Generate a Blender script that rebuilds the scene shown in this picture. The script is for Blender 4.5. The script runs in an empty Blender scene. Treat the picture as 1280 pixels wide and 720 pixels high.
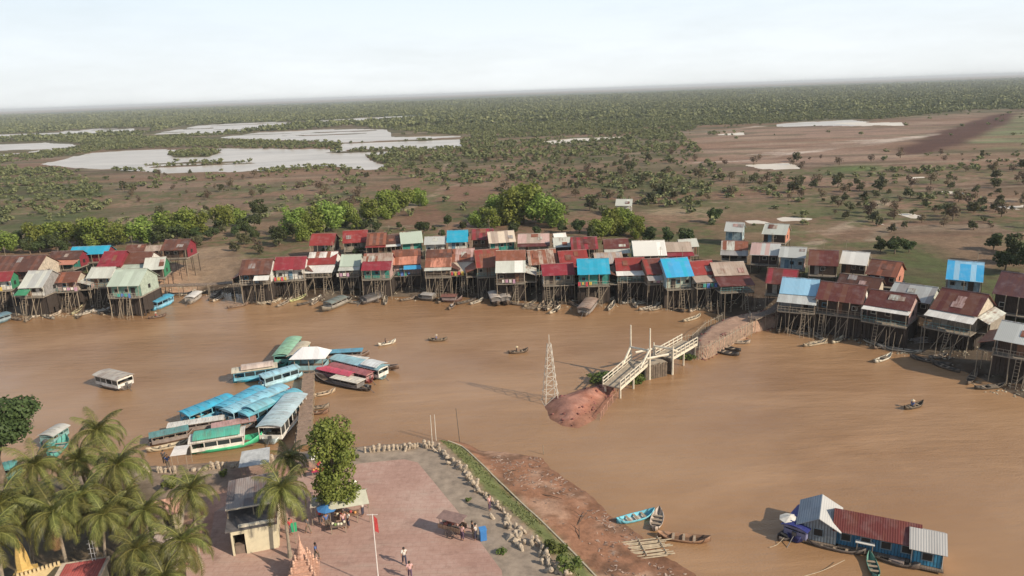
import bpy, math, random
import numpy as np
from mathutils import Vector, Matrix
R = math.radians
rnd = random.Random(11)
SC = bpy.context.scene
COL = SC.collection
# ---------------------------------------------------------------- camera
CAMH, PITCH, ROLL, F = 40.0, R(15.03), R(2.06), 914.0
fwd = Vector((0, math.cos(PITCH), -math.sin(PITCH)))
_r0, _u0 = Vector((1, 0, 0)), Vector((0, math.sin(PITCH), math.cos(PITCH)))
cright = _r0 * math.cos(ROLL) - _u0 * math.sin(ROLL)
cup = _u0 * math.cos(ROLL) + _r0 * math.sin(ROLL)
CAMP = Vector((0, 0, CAMH))
cd = bpy.data.cameras.new('camera'); cam = bpy.data.objects.new('camera', cd); COL.objects.link(cam)
m = Matrix((cright, cup, -fwd)).transposed().to_4x4(); m.translation = CAMP
cam.matrix_world = m
cd.sensor_width = 36; cd.lens = 36 * F / 1280; cd.clip_start = 0.5; cd.clip_end = 60000
SC.camera = cam
def P(px, py, z=0.0):
    """survey point: where the sight line through a photo position meets height z"""
    d = fwd + cright * ((px - 640) / F) + cup * ((360 - py) / F)
    t = (z - CAMH) / d.z
    p = CAMP + d * t
    return Vector((p.x, p.y, z))
def proj(p):
    q = Vector(p) - CAMP
    w = q.dot(fwd)
    return 640 + F * q.dot(cright) / w, 360 - F * q.dot(cup) / w
# ---------------------------------------------------------------- materials
MATS = {}
def nodes(name):
    mt = bpy.data.materials.new(name); mt.use_nodes = True
    nt = mt.node_tree
    return mt, nt, nt.nodes['Principled BSDF']
def N(nt, t, **kw):
    n = nt.nodes.new(t)
    for k, v in kw.items():
        if k.startswith('_'): setattr(n, k[1:], v)
        else: n.inputs[k].default_value = v
    return n
def c4(c): return (c[0], c[1], c[2], 1)
def mixc(nt, fac, a, b, blend='MIX'):
    n = nt.nodes.new('ShaderNodeMix'); n.data_type = 'RGBA'; n.blend_type = blend
    for sock, v in ((n.inputs[0], fac), (n.inputs[6], a), (n.inputs[7], b)):
        if hasattr(v, 'is_output') or hasattr(v, 'links'): nt.links.new(v, sock)
        elif isinstance(v, (int, float)): sock.default_value = v
        else: sock.default_value = c4(v)
    return n.outputs[2]
def mth(nt, op, a, b=0.0, clamp=False):
    n = nt.nodes.new('ShaderNodeMath'); n.operation = op; n.use_clamp = clamp
    for sock, v in ((n.inputs[0], a), (n.inputs[1], b)):
        if isinstance(v, (int, float)): sock.default_value = v
        else: nt.links.new(v, sock)
    return n.outputs[0]
def noise(nt, vec, scale, detail=4, rough=0.6):
    n = N(nt, 'ShaderNodeTexNoise', Scale=scale, Detail=detail, Roughness=rough)
    if vec is not None: nt.links.new(vec, n.inputs['Vector'])
    return n.outputs['Fac']
def ramp(nt, fac, stops):
    n = nt.nodes.new('ShaderNodeValToRGB'); cr = n.color_ramp
    while len(cr.elements) < len(stops): cr.elements.new(0.5)
    for e, (p, c) in zip(cr.elements, stops): e.position = p; e.color = c4(c) if not isinstance(c, (int, float)) else (c, c, c, 1)
    nt.links.new(fac, n.inputs[0]); return n.outputs['Color']
def mapped(nt, coord, scale):
    mp = N(nt, 'ShaderNodeMapping'); mp.inputs['Scale'].default_value = scale
    nt.links.new(coord, mp.inputs['Vector']); return mp.outputs[0]
def bump(nt, bs, h, strength=0.4, dist=0.05):
    b = N(nt, 'ShaderNodeBump', Strength=strength, Distance=dist); nt.links.new(h, b.inputs['Height']); nt.links.new(b.outputs[0], bs.inputs['Normal'])
def M(col, rough=0.75, var=0.25, name=None, scale=2.0, metal=0.0):
    """weathered surface: colour with grime and fading"""
    key = ('m', tuple(col), rough, var, metal)
    if key in MATS: return MATS[key]
    mt, nt, bs = nodes(name or 'weathered')
    tc = N(nt, 'ShaderNodeTexCoord').outputs['Object']
    f = noise(nt, tc, scale, 5, .65)
    lo = tuple(c * (1 - var * 1.3) for c in col); hi = tuple(min(1, c * (1 + var * .6)) for c in col)
    nt.links.new(ramp(nt, f, [(0.28, lo), (0.72, hi)]), bs.inputs['Base Color'])
    bs.inputs['Roughness'].default_value = rough; bs.inputs['Metallic'].default_value = metal
    MATS[key] = mt; return mt
def roofmat(a, b=None, rust=0.35, stripe=0.0):
    """corrugated sheets: a, with sheets of b mixed in; rust streaks down the slope"""
    key = ('r', a, b, rust, stripe)
    if key in MATS: return MATS[key]
    mt, nt, bs = nodes('corrugated_sheet')
    tc = N(nt, 'ShaderNodeTexCoord').outputs['Object']
    oi = N(nt, 'ShaderNodeObjectInfo').outputs['Random']
    sep = N(nt, 'ShaderNodeSeparateXYZ'); nt.links.new(tc, sep.inputs[0])
    sx = mth(nt, 'FLOOR', mth(nt, 'MULTIPLY', sep.outputs[0], 1.25))
    sy = mth(nt, 'FLOOR', mth(nt, 'MULTIPLY', sep.outputs[1], 0.3))
    cmb = N(nt, 'ShaderNodeCombineXYZ'); nt.links.new(sx, cmb.inputs[0]); nt.links.new(sy, cmb.inputs[1]); nt.links.new(mth(nt, 'MULTIPLY', oi, 91.0), cmb.inputs[2])
    wn = N(nt, 'ShaderNodeTexWhiteNoise'); nt.links.new(cmb.outputs[0], wn.inputs['Vector'])
    w = wn.outputs['Value']
    base = mixc(nt, mth(nt, 'MULTIPLY', mth(nt, 'SUBTRACT', w, .5), 0.9, True), tuple(c * .85 for c in a), tuple(min(1, c * 1.25) for c in a))
    if b is not None:
        k = mth(nt, 'LESS_THAN', w, 0.5 if stripe == 0 else stripe)
        base = mixc(nt, k, base, b)
    st = noise(nt, mapped(nt, tc, (3.2, .5, .5)), 1.0, 5, .7)
    st2 = noise(nt, tc, .45, 3, .6)
    rf = mth(nt, 'MULTIPLY', mth(nt, 'MULTIPLY', mth(nt, 'SUBTRACT', mth(nt, 'ADD', st, mth(nt, 'MULTIPLY', st2, .6)), .72), 4.5, True), rust * 1.5, True)
    base = mixc(nt, rf, base, (.16, .062, .034))
    fade = noise(nt, tc, .8, 4, .6)
    base = mixc(nt, mth(nt, 'MULTIPLY', mth(nt, 'SUBTRACT', fade, .5), 1.3, True), base, tuple(min(1, c * .55 + .2) for c in a))
    nt.links.new(base, bs.inputs['Base Color'])
    wv = N(nt, 'ShaderNodeTexWave', Scale=1.6, Distortion=0.0); wv.bands_direction = 'X'; nt.links.new(tc, wv.inputs[0])
    bump(nt, bs, wv.outputs['Fac'], .5, .03)
    bs.inputs['Roughness'].default_value = .55
    bs.inputs['Specular IOR Level'].default_value = .35
    MATS[key] = mt; return mt
def planks(col, sx=5.0, name='planks', axis='X', rough=.85):
    key = ('p', col, sx, axis)
    if key in MATS: return MATS[key]
    mt, nt, bs = nodes(name)
    tc = N(nt, 'ShaderNodeTexCoord').outputs['Object']
    wv = N(nt, 'ShaderNodeTexWave', Scale=sx / 3.14, Distortion=.6); wv.bands_direction = axis; wv.inputs['Detail Scale'].default_value = .6
    nt.links.new(tc, wv.inputs[0])
    f = noise(nt, tc, 1.7, 5, .7)
    c = ramp(nt, f, [(.25, tuple(k * .55 for k in col)), (.75, tuple(min(1, k * 1.25) for k in col))])
    c = mixc(nt, mth(nt, 'LESS_THAN', wv.outputs['Fac'], .13), c, tuple(k * .3 for k in col))
    nt.links.new(c, bs.inputs['Base Color']); bs.inputs['Roughness'].default_value = rough
    bump(nt, bs, wv.outputs['Fac'], .4, .02)
    MATS[key] = mt; return mt
def leafmat(name, lo, hi, trans=0.25, rough=.6):
    key = ('l', name)
    if key in MATS: return MATS[key]
    mt, nt, bs = nodes(name)
    at = N(nt, 'ShaderNodeAttribute'); at.attribute_name = 'tint'
    oi = N(nt, 'ShaderNodeObjectInfo').outputs['Random']
    v = mth(nt, 'ADD', mth(nt, 'MULTIPLY', at.outputs['Fac'], .8), mth(nt, 'MULTIPLY', oi, .2))
    c = mixc(nt, v, lo, hi)
    hs = N(nt, 'ShaderNodeHueSaturation'); nt.links.new(c, hs.inputs['Color'])
    nt.links.new(mth(nt, 'ADD', .47, mth(nt, 'MULTIPLY', oi, .05)), hs.inputs['Hue'])
    nt.links.new(mth(nt, 'ADD', .85, mth(nt, 'MULTIPLY', oi, .35)), hs.inputs['Value'])
    nt.links.new(hs.outputs[0], bs.inputs['Base Color']); bs.inputs['Roughness'].default_value = rough
    bs.inputs['Specular IOR Level'].default_value = .25
    tr = N(nt, 'ShaderNodeBsdfTranslucent'); nt.links.new(hs.outputs[0], tr.inputs[0])
    mx = N(nt, 'ShaderNodeMixShader'); mx.inputs[0].default_value = trans
    nt.links.new(bs.outputs[0], mx.inputs[1]); nt.links.new(tr.outputs[0], mx.inputs[2])
    nt.links.new(mx.outputs[0], nt.nodes['Material Output'].inputs['Surface'])
    MATS[key] = mt; return mt
# ---------------------------------------------------------------- mesh building
class MB:
    def __init__(s): s.v = []; s.f = []
    def add(s, vs, fs):
        n = len(s.v); s.v += [tuple(v) for v in vs]; s.f += [tuple(i + n for i in f) for f in fs]; return s
    def box(s, c, d, rz=0.0, tilt=None):
        x, y, z = d[0] / 2, d[1] / 2, d[2] / 2
        vs = [Vector((a * x, b * y, e * z)) for e in (-1, 1) for a, b in ((-1, -1), (1, -1), (1, 1), (-1, 1))]
        q = Matrix.Rotation(rz, 3, 'Z')
        if tilt is not None: q = q @ tilt
        vs = [q @ v + Vector(c) for v in vs]
        return s.add(vs, [(3, 2, 1, 0), (4, 5, 6, 7), (0, 1, 5, 4), (1, 2, 6, 5), (2, 3, 7, 6), (3, 0, 4, 7)])
    def slab(s, q, t=.06, drop=None):
        q = [Vector(p) for p in q]
        n = (q[1] - q[0]).cross(q[2] - q[0]).normalized() if drop is None else Vector(drop)
        n = n * t; k = len(q)
        vs = q + [p - n for p in q]
        fs = [tuple(range(k)), tuple(range(2 * k - 1, k - 1, -1))] + [(i, i + k, (i + 1) % k + k, (i + 1) % k) for i in range(k)]
        return s.add(vs, fs)
    def tube(s, a, b, r0, r1=None, n=6):
        a, b = Vector(a), Vector(b); r1 = r0 if r1 is None else r1
        d = (b - a).normalized(); u = d.orthogonal().normalized(); w = d.cross(u)
        vs = []
        for p, r in ((a, r0), (b, r1)):
            vs += [p + (u * math.cos(i * 2 * math.pi / n) + w * math.sin(i * 2 * math.pi / n)) * r for i in range(n)]
        fs = [(i, (i + 1) % n, (i + 1) % n + n, i + n) for i in range(n)] + [tuple(range(n - 1, -1, -1)), tuple(range(n, 2 * n))]
        return s.add(vs, fs)
    def path(s, pts, rs, n=6):
        pts = [Vector(p) for p in pts]; vs = []; u = None
        for i, p in enumerate(pts):
            d = (pts[min(i + 1, len(pts) - 1)] - pts[max(i - 1, 0)]).normalized()
            u = d.orthogonal().normalized() if u is None else (u - d * u.dot(d)).normalized()
            w = d.cross(u); r = rs[i] if hasattr(rs, '__len__') else rs
            vs += [p + (u * math.cos(k * 2 * math.pi / n) + w * math.sin(k * 2 * math.pi / n)) * r for k in range(n)]
        fs = []
        for i in range(len(pts) - 1):
            fs += [(i * n + k, i * n + (k + 1) % n, (i + 1) * n + (k + 1) % n, (i + 1) * n + k) for k in range(n)]
        fs += [tuple(range(n - 1, -1, -1)), tuple(range((len(pts) - 1) * n, len(pts) * n))]
        return s.add(vs, fs)
    def lathe(s, prof, c=(0, 0, 0), n=12, sq=1.0):
        vs = []
        for r, z in prof:
            vs += [(c[0] + r * math.cos(k * 2 * math.pi / n), c[1] + sq * r * math.sin(k * 2 * math.pi / n), c[2] + z) for k in range(n)]
        fs = []
        for i in range(len(prof) - 1):
            fs += [(i * n + k, i * n + (k + 1) % n, (i + 1) * n + (k + 1) % n, (i + 1) * n + k) for k in range(n)]
        fs += [tuple(range(n - 1, -1, -1)), tuple(range((len(prof) - 1) * n, len(prof) * n))]
        return s.add(vs, fs)
    def mesh(s, name, mat, smooth=False):
        me = bpy.data.meshes.new(name); me.from_pydata(s.v, [], s.f); me.materials.append(mat)
        if smooth: me.polygons.foreach_set('use_smooth', [True] * len(me.polygons))
        me.update(); return me
    def build(s, name, mat, parent=None, smooth=False, loc=None, rz=0.0):
        return link(name, s.mesh(name, mat, smooth), parent, loc, rz)
def link(name, me, parent=None, loc=None, rz=0.0, scale=None):
    o = bpy.data.objects.new(name, me); COL.objects.link(o)
    if parent is not None: o.parent = parent
    if loc is not None: o.location = loc
    if rz: o.rotation_euler = (0, 0, rz)
    if scale is not None: o.scale = scale
    return o
def tag(o, label=None, cat=None, group=None, kind=None):
    if label: o['label'] = label
    if cat: o['category'] = cat
    if group: o['group'] = group
    if kind: o['kind'] = kind
    return o
def thing(name, label, cat, loc, rz=0.0, group=None):
    o = bpy.data.objects.new(name, None); COL.objects.link(o); o.empty_display_size = .3
    o.location = loc; o.rotation_euler = (0, 0, rz)
    return tag(o, label, cat, group)
def copy_tree(o, parent=None):
    c = o.copy(); COL.objects.link(c)
    if parent is not None: c.parent = parent
    for ch in list(KIDS.get(o.name, ())) or [k for k in o.children]: copy_tree(ch, c)
    return c
KIDS = {}
def npmesh(name, V, Fq, mat, tint=None, smooth=False, k=4):
    """fast mesh from arrays: V (n,3), Fq (m,k)"""
    me = bpy.data.meshes.new(name)
    me.vertices.add(len(V)); me.vertices.foreach_set('co', np.ascontiguousarray(V, np.float32).ravel())
    m_ = len(Fq); me.loops.add(m_ * k); me.loops.foreach_set('vertex_index', np.ascontiguousarray(Fq, np.int32).ravel())
    me.polygons.add(m_); me.polygons.foreach_set('loop_start', np.arange(0, m_ * k, k, dtype=np.int32))
    if smooth: me.polygons.foreach_set('use_smooth', np.ones(m_, bool))
    me.materials.append(mat); me.update(calc_edges=True)
    if tint is not None:
        a = me.attributes.new('tint', 'FLOAT', 'FACE' if len(tint) == m_ else 'POINT'); a.data.foreach_set('value', np.ascontiguousarray(tint, np.float32))
    return me
# ---------------------------------------------------------------- noise and outlines
def _h(ix, iy, s):
    v = np.sin(ix * 127.1 + iy * 311.7 + s * 74.7) * 43758.5453
    return v - np.floor(v)
def vn(x, y, s=0):
    ix, iy = np.floor(x), np.floor(y); fx, fy = x - ix, y - iy
    fx = fx * fx * (3 - 2 * fx); fy = fy * fy * (3 - 2 * fy)
    return (_h(ix, iy, s) * (1 - fx) + _h(ix + 1, iy, s) * fx) * (1 - fy) + (_h(ix, iy + 1, s) * (1 - fx) + _h(ix + 1, iy + 1, s) * fx) * fy
def fbm(x, y, o=4, s=0):
    t = 0; a = .5; n = 0
    for i in range(o): t = t + a * vn(x * 2 ** i, y * 2 ** i, s + i * 13); n += a; a *= .5
    return t / n
def sdist(poly, X, Y):
    """signed distance to an outline, positive inside"""
    D = np.full(X.shape, 1e18); ins = np.zeros(X.shape, bool)
    n = len(poly)
    for i in range(n):
        ax, ay = poly[i]; bx, by = poly[(i + 1) % n]
        dx, dy = bx - ax, by - ay; L = dx * dx + dy * dy + 1e-12
        t = np.clip(((X - ax) * dx + (Y - ay) * dy) / L, 0, 1)
        D = np.minimum(D, (X - ax - t * dx) ** 2 + (Y - ay - t * dy) ** 2)
        if ay != by:
            c = ((ay > Y) != (by > Y)) & (X < dx * (Y - ay) / (by - ay) + ax)
            ins ^= c
    D = np.sqrt(D); return np.where(ins, D, -D)
def W(pts, z=0.0): return [tuple(P(x, y, z)[:2]) for x, y in pts]
def sstep(a, b, x):
    t = np.clip((x - a) / (b - a), 0, 1); return t * t * (3 - 2 * t)
# ---------------------------------------------------------------- land
ZF = 3.2                                                  # height of the flood plain
def ext(a, b, k):                                         # carry a shore line on beyond the last surveyed point
    return (b[0] + (b[0] - a[0]) * k, b[1] + (b[1] - a[1]) * k)
_s = W([(0, 396), (60, 393), (130, 389), (172, 381), (196, 368), (245, 364), (290, 367), (340, 375), (420, 377), (500, 371), (560, 371),
        (640, 375), (700, 381), (760, 378), (830, 382), (880, 388), (950, 405), (1000, 413), (1060, 419), (1110, 430), (1160, 447), (1215, 470), (1280, 497)])
FAR = [(-9000, 40000), (-9000, _s[0][1] + 20), ext(_s[2], _s[0], 3.0)] + _s + [ext(_s[-3], _s[-1], 1.5), (400, -60), (9000, -300), (9000, 40000)]
MUD = W([(-900, 700), (-40, 612), (60, 600), (150, 588), (200, 584), (300, 580), (375, 566), (450, 560), (545, 556), (568, 557), (593, 563), (640, 567), (680, 572),
         (686, 587), (718, 602), (738, 620), (769, 644), (800, 668), (815, 688), (840, 700), (868, 718), (930, 790), (1000, 900)]) + [(30, -200), (-300, -200)]
CORE = W([(-900, 700), (-40, 610), (60, 598), (150, 585), (200, 581), (300, 576), (375, 563), (450, 557), (545, 551), (560, 560), (582, 582), (603, 612), (640, 640), (690, 690), (735, 745), (800, 860)], 2.5) + [(24, -200), (-300, -200)]
KERBL = [(560, 551), (577, 554), (625, 600), (680, 652), (745, 718), (830, 800)]
BAR = W([(682, 508), (688, 524), (703, 533), (722, 535), (741, 525), (757, 508), (772, 489), (768, 478), (745, 481), (715, 491), (690, 499)])
CAUSE = W([(866, 424), (882, 408), (908, 396), (940, 390), (985, 380), (990, 392), (944, 404), (915, 419), (884, 436), (868, 436)], 1.6)
PONDS = {
 'a': [(50, 205), (95, 197), (114, 191), (165, 187), (250, 185), (350, 186), (400, 187), (440, 192), (450, 200), (475, 206), (470, 211), (430, 206), (400, 206), (300, 215), (200, 217), (140, 213), (95, 208)],
 'b': [(-60, 180), (0, 179), (50, 178), (93, 182), (60, 188), (0, 196), (-60, 203)],
 'c': [(-60, 169), (0, 168), (60, 166), (120, 161), (178, 160), (176, 165), (90, 169), (0, 172), (-60, 176)],
 'd': [(188, 168), (240, 157), (300, 154), (370, 152), (376, 154), (340, 158), (290, 165), (200, 170)],
 'e': [(270, 172), (330, 165), (420, 162), (475, 162), (487, 171), (570, 170), (573, 183), (520, 188), (484, 186), (478, 193), (440, 192), (440, 177), (350, 175)],
 'f': [(400, 151), (520, 144), (525, 147), (480, 150), (410, 153)],
 'g': [(683, 177), (720, 173), (790, 169), (800, 171), (740, 176), (690, 179)],
 'h': [(973, 155), (1010, 152), (1060, 150), (1083, 153), (1082, 157), (1040, 157), (975, 158)],
 'i': [(1092, 153), (1120, 153), (1122, 157), (1095, 156)],
 'j': [(883, 167), (930, 165), (932, 169), (885, 170)],
 'k': [(932, 206), (980, 204), (1000, 208), (995, 212), (955, 211)],
 'l': [(925, 218), (960, 216), (1008, 226), (985, 228), (955, 222)],
 'm': [(1098, 221), (1135, 218), (1137, 224), (1105, 226)],
 'n': [(1140, 241), (1210, 240), (1208, 251), (1165, 252), (1146, 248)],
 'o': [(1172, 257), (1192, 258), (1190, 262), (1178, 263)],
 'p': [(1004, 280), (1032, 280), (1032, 286), (1008, 286)],
}
PW = {k: W(v, ZF) for k, v in PONDS.items()}
ISLE = W([(205, 193), (222, 188), (262, 186), (280, 190), (262, 196), (215, 197)], ZF)
def height(X, Y):
    X = np.asarray(X, float); Y = np.asarray(Y, float)
    h = np.full(X.shape, -2.2)
    far = Y > 320
    nb = ~far
    x, y = X[nb], Y[nb]
    if x.size:
        n1 = fbm(x * .35, y * .35, 3, 1) - .5; n2 = fbm(x * .09, y * .09, 3, 2) - .5
        d = sdist(FAR, x, y) + n1 * 2.2
        hf = np.where(d < 0, np.maximum(-2.2, d * .22), np.minimum(ZF, d * .16)) + np.where(d > 14, n2 * .5, 0)
        dm = sdist(MUD, x, y) + n1 * 1.3
        hm = np.where(dm < 0, np.maximum(-2.2, dm * .25), np.minimum(1.2, dm * .17)) + np.where(dm > 1, n1 * .12, 0)
        dc = sdist(CORE, x, y)
        hc = np.where(dc < 0, np.maximum(-2.2, 2.5 + dc * .5), 2.5)
        hc = np.where((x < P(540, 552)[0] - 0) & (dc < 0), np.maximum(-2.2, 2.5 + dc * 1.6), hc)
        db = sdist(BAR, x, y) + n1 * 1.0
        n3 = fbm(x * 1.3, y * 1.3, 3, 7) - .5; hb = np.where(db < 0, np.maximum(-2.2, db * .5), np.minimum(1.15, db * .45) + n1 * .25 + n3 * .35 * np.clip(db, 0, 1))
        dk = sdist(CAUSE, x, y) + n1 * .5
        hk = np.where(dk < 0, np.maximum(-2.2, dk * 1.1), np.minimum(1.75, .2 + dk * 2.6) + n3 * .16)
        h[nb] = np.maximum.reduce([hf, hm, hc, hb, hk])
    x, y = X[far], Y[far]
    if x.size:
        sc = y / 400
        hh = ZF + .12 + (fbm(x * .02, y * .02, 3, 4) - .45) * .5 + (fbm(x * .0006, y * .0006, 3, 9) - .45) * np.clip((y - 1500) / 800, 0, 14)
        e = np.zeros(x.shape); wob = (fbm(x * .03 / sc, y * .02 / sc, 5, 6) - .5) * 44 * sc
        for p in PW.values():
            dd = sdist(p, x, y)
            big = dd.max() > 8
            e = np.maximum(e, sstep(-1.5, 1.5, dd + wob * (.6 if big else .3)))
        e = e * (1 - sstep(-4, 6, sdist(ISLE, x, y)))
        e = e * (1 - sstep(.63, .67, fbm(x * .011, y * .032, 4, 61)))
        h[far] = hh * (1 - e) + (ZF - .7) * e
    return h
def ground(x, y): return float(height(np.array([x]), np.array([y]))[0])
# ---- rows and columns of the survey mesh, finer near the river
ys = list(np.arange(-60, 20, 2.0)) + list(np.arange(20, 215, .55))
while ys[-1] < 42000: ys.append(ys[-1] + max(.55, (ys[-1] - 150) * .0125 + .2) if ys[-1] < 900 else ys[-1] * 1.02)
ys = np.array(ys); NC = 620
hw = np.where(ys < 135, 185.0, ys * 1.37)
u = np.linspace(-1, 1, NC)
GX = hw[:, None] * u[None, :]; GY = np.repeat(ys[:, None], NC, 1)
GZ = height(GX.ravel(), GY.ravel()).reshape(GX.shape)
x, y, z = GX.ravel(), GY.ravel(), GZ.ravel()
nA = fbm(x * .018, y * .018, 5, 21); nB = fbm(x * .07, y * .045, 4, 22); nC = fbm(x * .5, y * .5, 4, 23); nD = fbm(x * .004, y * .0025, 4, 24)
def mixa(c, d, t): return c * (1 - t[:, None]) + np.array(d) * t[:, None]
nS = fbm(x * .006, y * .045, 5, 27)
c = np.tile(np.array([.20, .135, .088]), (len(x), 1))
c = mixa(c, (.12, .105, .052), sstep(.46, .6, nA * .5 + nB * .5))
c = mixa(c, (.07, .072, .034), sstep(.52, .66, nB * .5 + nS * .5) * .8)
c = mixa(c, (.23, .165, .12), sstep(.6, .75, fbm(x * .03, y * .012, 4, 25)) * .8)
def zone(pts, col, soft, amt=1.0, wob=0.0, zz=ZF, world=None):
    global c
    poly = world or W(pts, zz)
    d = sdist(poly, x, y) + ((nB - .5) * wob if wob else 0)
    c = mixa(c, col, sstep(-soft, soft, d) * amt)
# plain beyond the village
zone([(-80, 152), (400, 140), (870, 150), (860, 178), (780, 205), (640, 205), (560, 195), (450, 160), (200, 200), (-80, 215)], (.088, .090, .045), 60, .5, 90)
zone([(-80, 146), (640, 119), (1400, 93), (1400, 138), (1210, 138), (1100, 150), (850, 160), (640, 160), (400, 150), (-80, 165)], (.060, .078, .036), 120, 1, 200)
zone([(845, 165), (970, 160), (1170, 146), (1250, 141), (1225, 158), (1120, 188), (1180, 200), (1150, 214), (1080, 222), (1000, 232), (900, 224), (855, 205)], (.29, .195, .15), 20, .85, 60)
zone([(600, 170), (700, 168), (830, 165), (850, 175), (740, 190), (620, 186)], (.15, .135, .085), 15, .8, 40)
zone([(1120, 186), (1180, 163), (1248, 142), (1268, 142), (1262, 153), (1200, 180), (1160, 191), (1130, 193)], (.115, .062, .046), 6, .95, 8)
zone([(1215, 175), (1268, 143), (1400, 138), (1400, 190), (1230, 187)], (.18, .205, .105), 12, .9, 20)
zone([(870, 215), (1000, 208), (1100, 200), (1280, 195), (1280, 300), (1120, 290), (1050, 300), (980, 260), (870, 240)], (.235, .148, .105), 15, .7, 60)
zone([(130, 214), (250, 222), (430, 212), (470, 215), (465, 232), (380, 262), (300, 280), (240, 290), (140, 278), (150, 240)], (.215, .148, .105), 8, .75, 30)
zone([(-80, 212), (60, 212), (130, 222), (150, 245), (130, 278), (-80, 282)], (.074, .09, .034), 10, .9, 30)
zone([(500, 268), (540, 245), (560, 232), (625, 234), (600, 262), (530, 285), (480, 290)], (.185, .105, .07), 4, .9, 10)
zone([(700, 235), (790, 240), (800, 265), (700, 262)], (.20, .12, .085), 6, .7, 24)
zone([(560, 228), (620, 226), (618, 232), (560, 233)], (.42, .34, .27), 2, .7, 3)
zone([(800, 255), (870, 258), (960, 250), (1010, 270), (1000, 300), (900, 300), (800, 285)], (.11, .108, .05), 6, .35, 30)
zone([(800, 262), (850, 259), (905, 262), (890, 275), (820, 277)], (.33, .25, .165), 4, .85, 8)
zone([(1040, 207), (1085, 205), (1098, 213), (1045, 216)], (.12, .19, .055), 8, .85, 8)
zone([(1090, 300), (1200, 300), (1230, 320), (1180, 345), (1110, 335)], (.085, .09, .042), 6, .5, 30)
zone([(140, 272), (200, 268), (330, 262), (330, 275), (200, 285), (150, 283)], (.26, .2, .14), 5, .7, 12)
zone([(240, 300), (340, 285), (350, 310), (300, 330), (240, 330)], (.13, .115, .06), 4, .7, 10)
def track(pts, wd, col, zz=ZF, amt=.8):
    global c
    q = W(pts, zz); D = np.full(x.shape, 1e9)
    for (ax, ay), (bx, by) in zip(q, q[1:]):
        dx, dy = bx - ax, by - ay; t = np.clip(((x - ax) * dx + (y - ay) * dy) / (dx * dx + dy * dy), 0, 1)
        D = np.minimum(D, np.hypot(x - ax - t * dx, y - ay - t * dy))
    c = mixa(c, col, (1 - sstep(wd * .5, wd * 1.3, D + (nC - .5) * wd)) * amt)
track([(1005, 312), (1030, 296), (1062, 281), (1080, 272), (1105, 252), (1110, 244), (1096, 240)], 2.2, (.33, .26, .19))
track([(1090, 300), (1110, 284), (1140, 262)], 1.8, (.3, .24, .17))
track([(270, 292), (310, 280), (345, 262)], 1.6, (.34, .28, .2))
track([(508, 262), (540, 246), (560, 232), (545, 222), (560, 205)], 2.0, (.33, .25, .18))
for i in range(11):
    a = 850 + i * 22; b = 160 + (i * 37 % 40)
    track([(a, b + 6), (a + 60, b + 3 + i % 3), (a + 100, b - 2)], 2.5 + (b < 185) * 3, (.5, .42, .36), amt=.75)
for i in range(8):
    a = 880 + i * 40; b = 205 + (i * 29 % 45)
    track([(a, b), (a + 30, b + 2), (a + 62, b + 1 + i % 2)], 1.8, (.30, .22, .16), amt=.6)
zone([(-80, 180), (60, 205), (150, 222), (60, 212), (-80, 222)], (.15, .115, .08), 8, .8, 20)
zone([(0, 196), (110, 196), (150, 215), (60, 212), (0, 210)], (.17, .13, .095), 8, .8, 20)
fld = (y > 170) & (y < 1500)
c = mixa(c, (.085, .062, .042), sstep(.53, .62, fbm(x * .008, y * .09, 4, 51)) * .55 * fld)
c = mixa(c, (.30, .23, .165), sstep(.60, .70, fbm(x * .012, y * .11, 4, 52)) * .6 * fld)
c = mixa(c, (.085, .088, .042), sstep(.56, .66, fbm(x * .03, y * .07, 4, 53)) * .5 * fld)
c = mixa(c, (.215, .128, .085), sstep(.50, .62, fbm(x * .01, y * .04, 4, 54)) * .6 * fld * (y < 700))
zone([(1120, 187), (1180, 165), (1246, 143), (1268, 142), (1262, 153), (1200, 180), (1160, 191), (1130, 194)], (.085, .042, .032), 5, .95, 8)
# banks
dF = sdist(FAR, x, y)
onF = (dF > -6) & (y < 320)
t = np.where(onF, 1 - sstep(14, 30, dF + (nB - .5) * 14), 0); c = mixa(c, (.085, .058, .04), t * .95)  # soil below the houses coloured darker, painting in their shade
t = np.where(onF, (1 - sstep(0, 22, dF)) * sstep(.45, .62, nC), 0); c = mixa(c, (.26, .22, .17), t * .35)
t = np.where(onF & (dF > 18), sstep(.5, .62, nC * .5 + nB * .5), 0); c = mixa(c, (.085, .105, .04), t * .7)
near = (y < 110) & (dF < -4)
zone([(176, 345), (222, 340), (250, 345), (238, 362), (222, 372), (188, 374)], (.42, .27, .18), 1.5, .9, 4, 1.0)
zone([(225, 318), (300, 312), (300, 345), (230, 348)], (.30, .215, .145), 2, .7, 12, 2.0)
dm = sdist(MUD, x, y); dcr = sdist(CORE, x, y)
t = sstep(-3, 0, dm) * near; c = mixa(c, (.30, .155, .095), t)
t = sstep(-3, 0, dm) * near * sstep(.5, .66, nC); c = mixa(c, (.42, .27, .19), t * .8)
t = sstep(-3, 0, dm) * near * (1 - sstep(.3, .42, fbm(x * .8, y * .8, 4, 31))); c = mixa(c, (.15, .085, .055), t * .8)
t = near * (1 - sstep(.5, 2.2, np.abs(dm + (nC - .5) * 2))) * (x > 2); c = mixa(c, (.20, .105, .065), t * .8)
zone(None, (.135, .155, .062), .5, 1, 0, world=W([(545, 551)] + KERBL, 1.6) + W([(760, 780), (700, 700), (655, 655), (603, 612), (582, 582), (560, 560)], 2.4))
t = sstep(-.3, .3, dcr) * near; c = mixa(c, (.30, .235, .18), t)
t = sstep(-.3, .3, dcr) * near * sstep(.46, .6, nC * .6 + nB * .4); c = mixa(c, (.22, .16, .115), t * .7)
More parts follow.
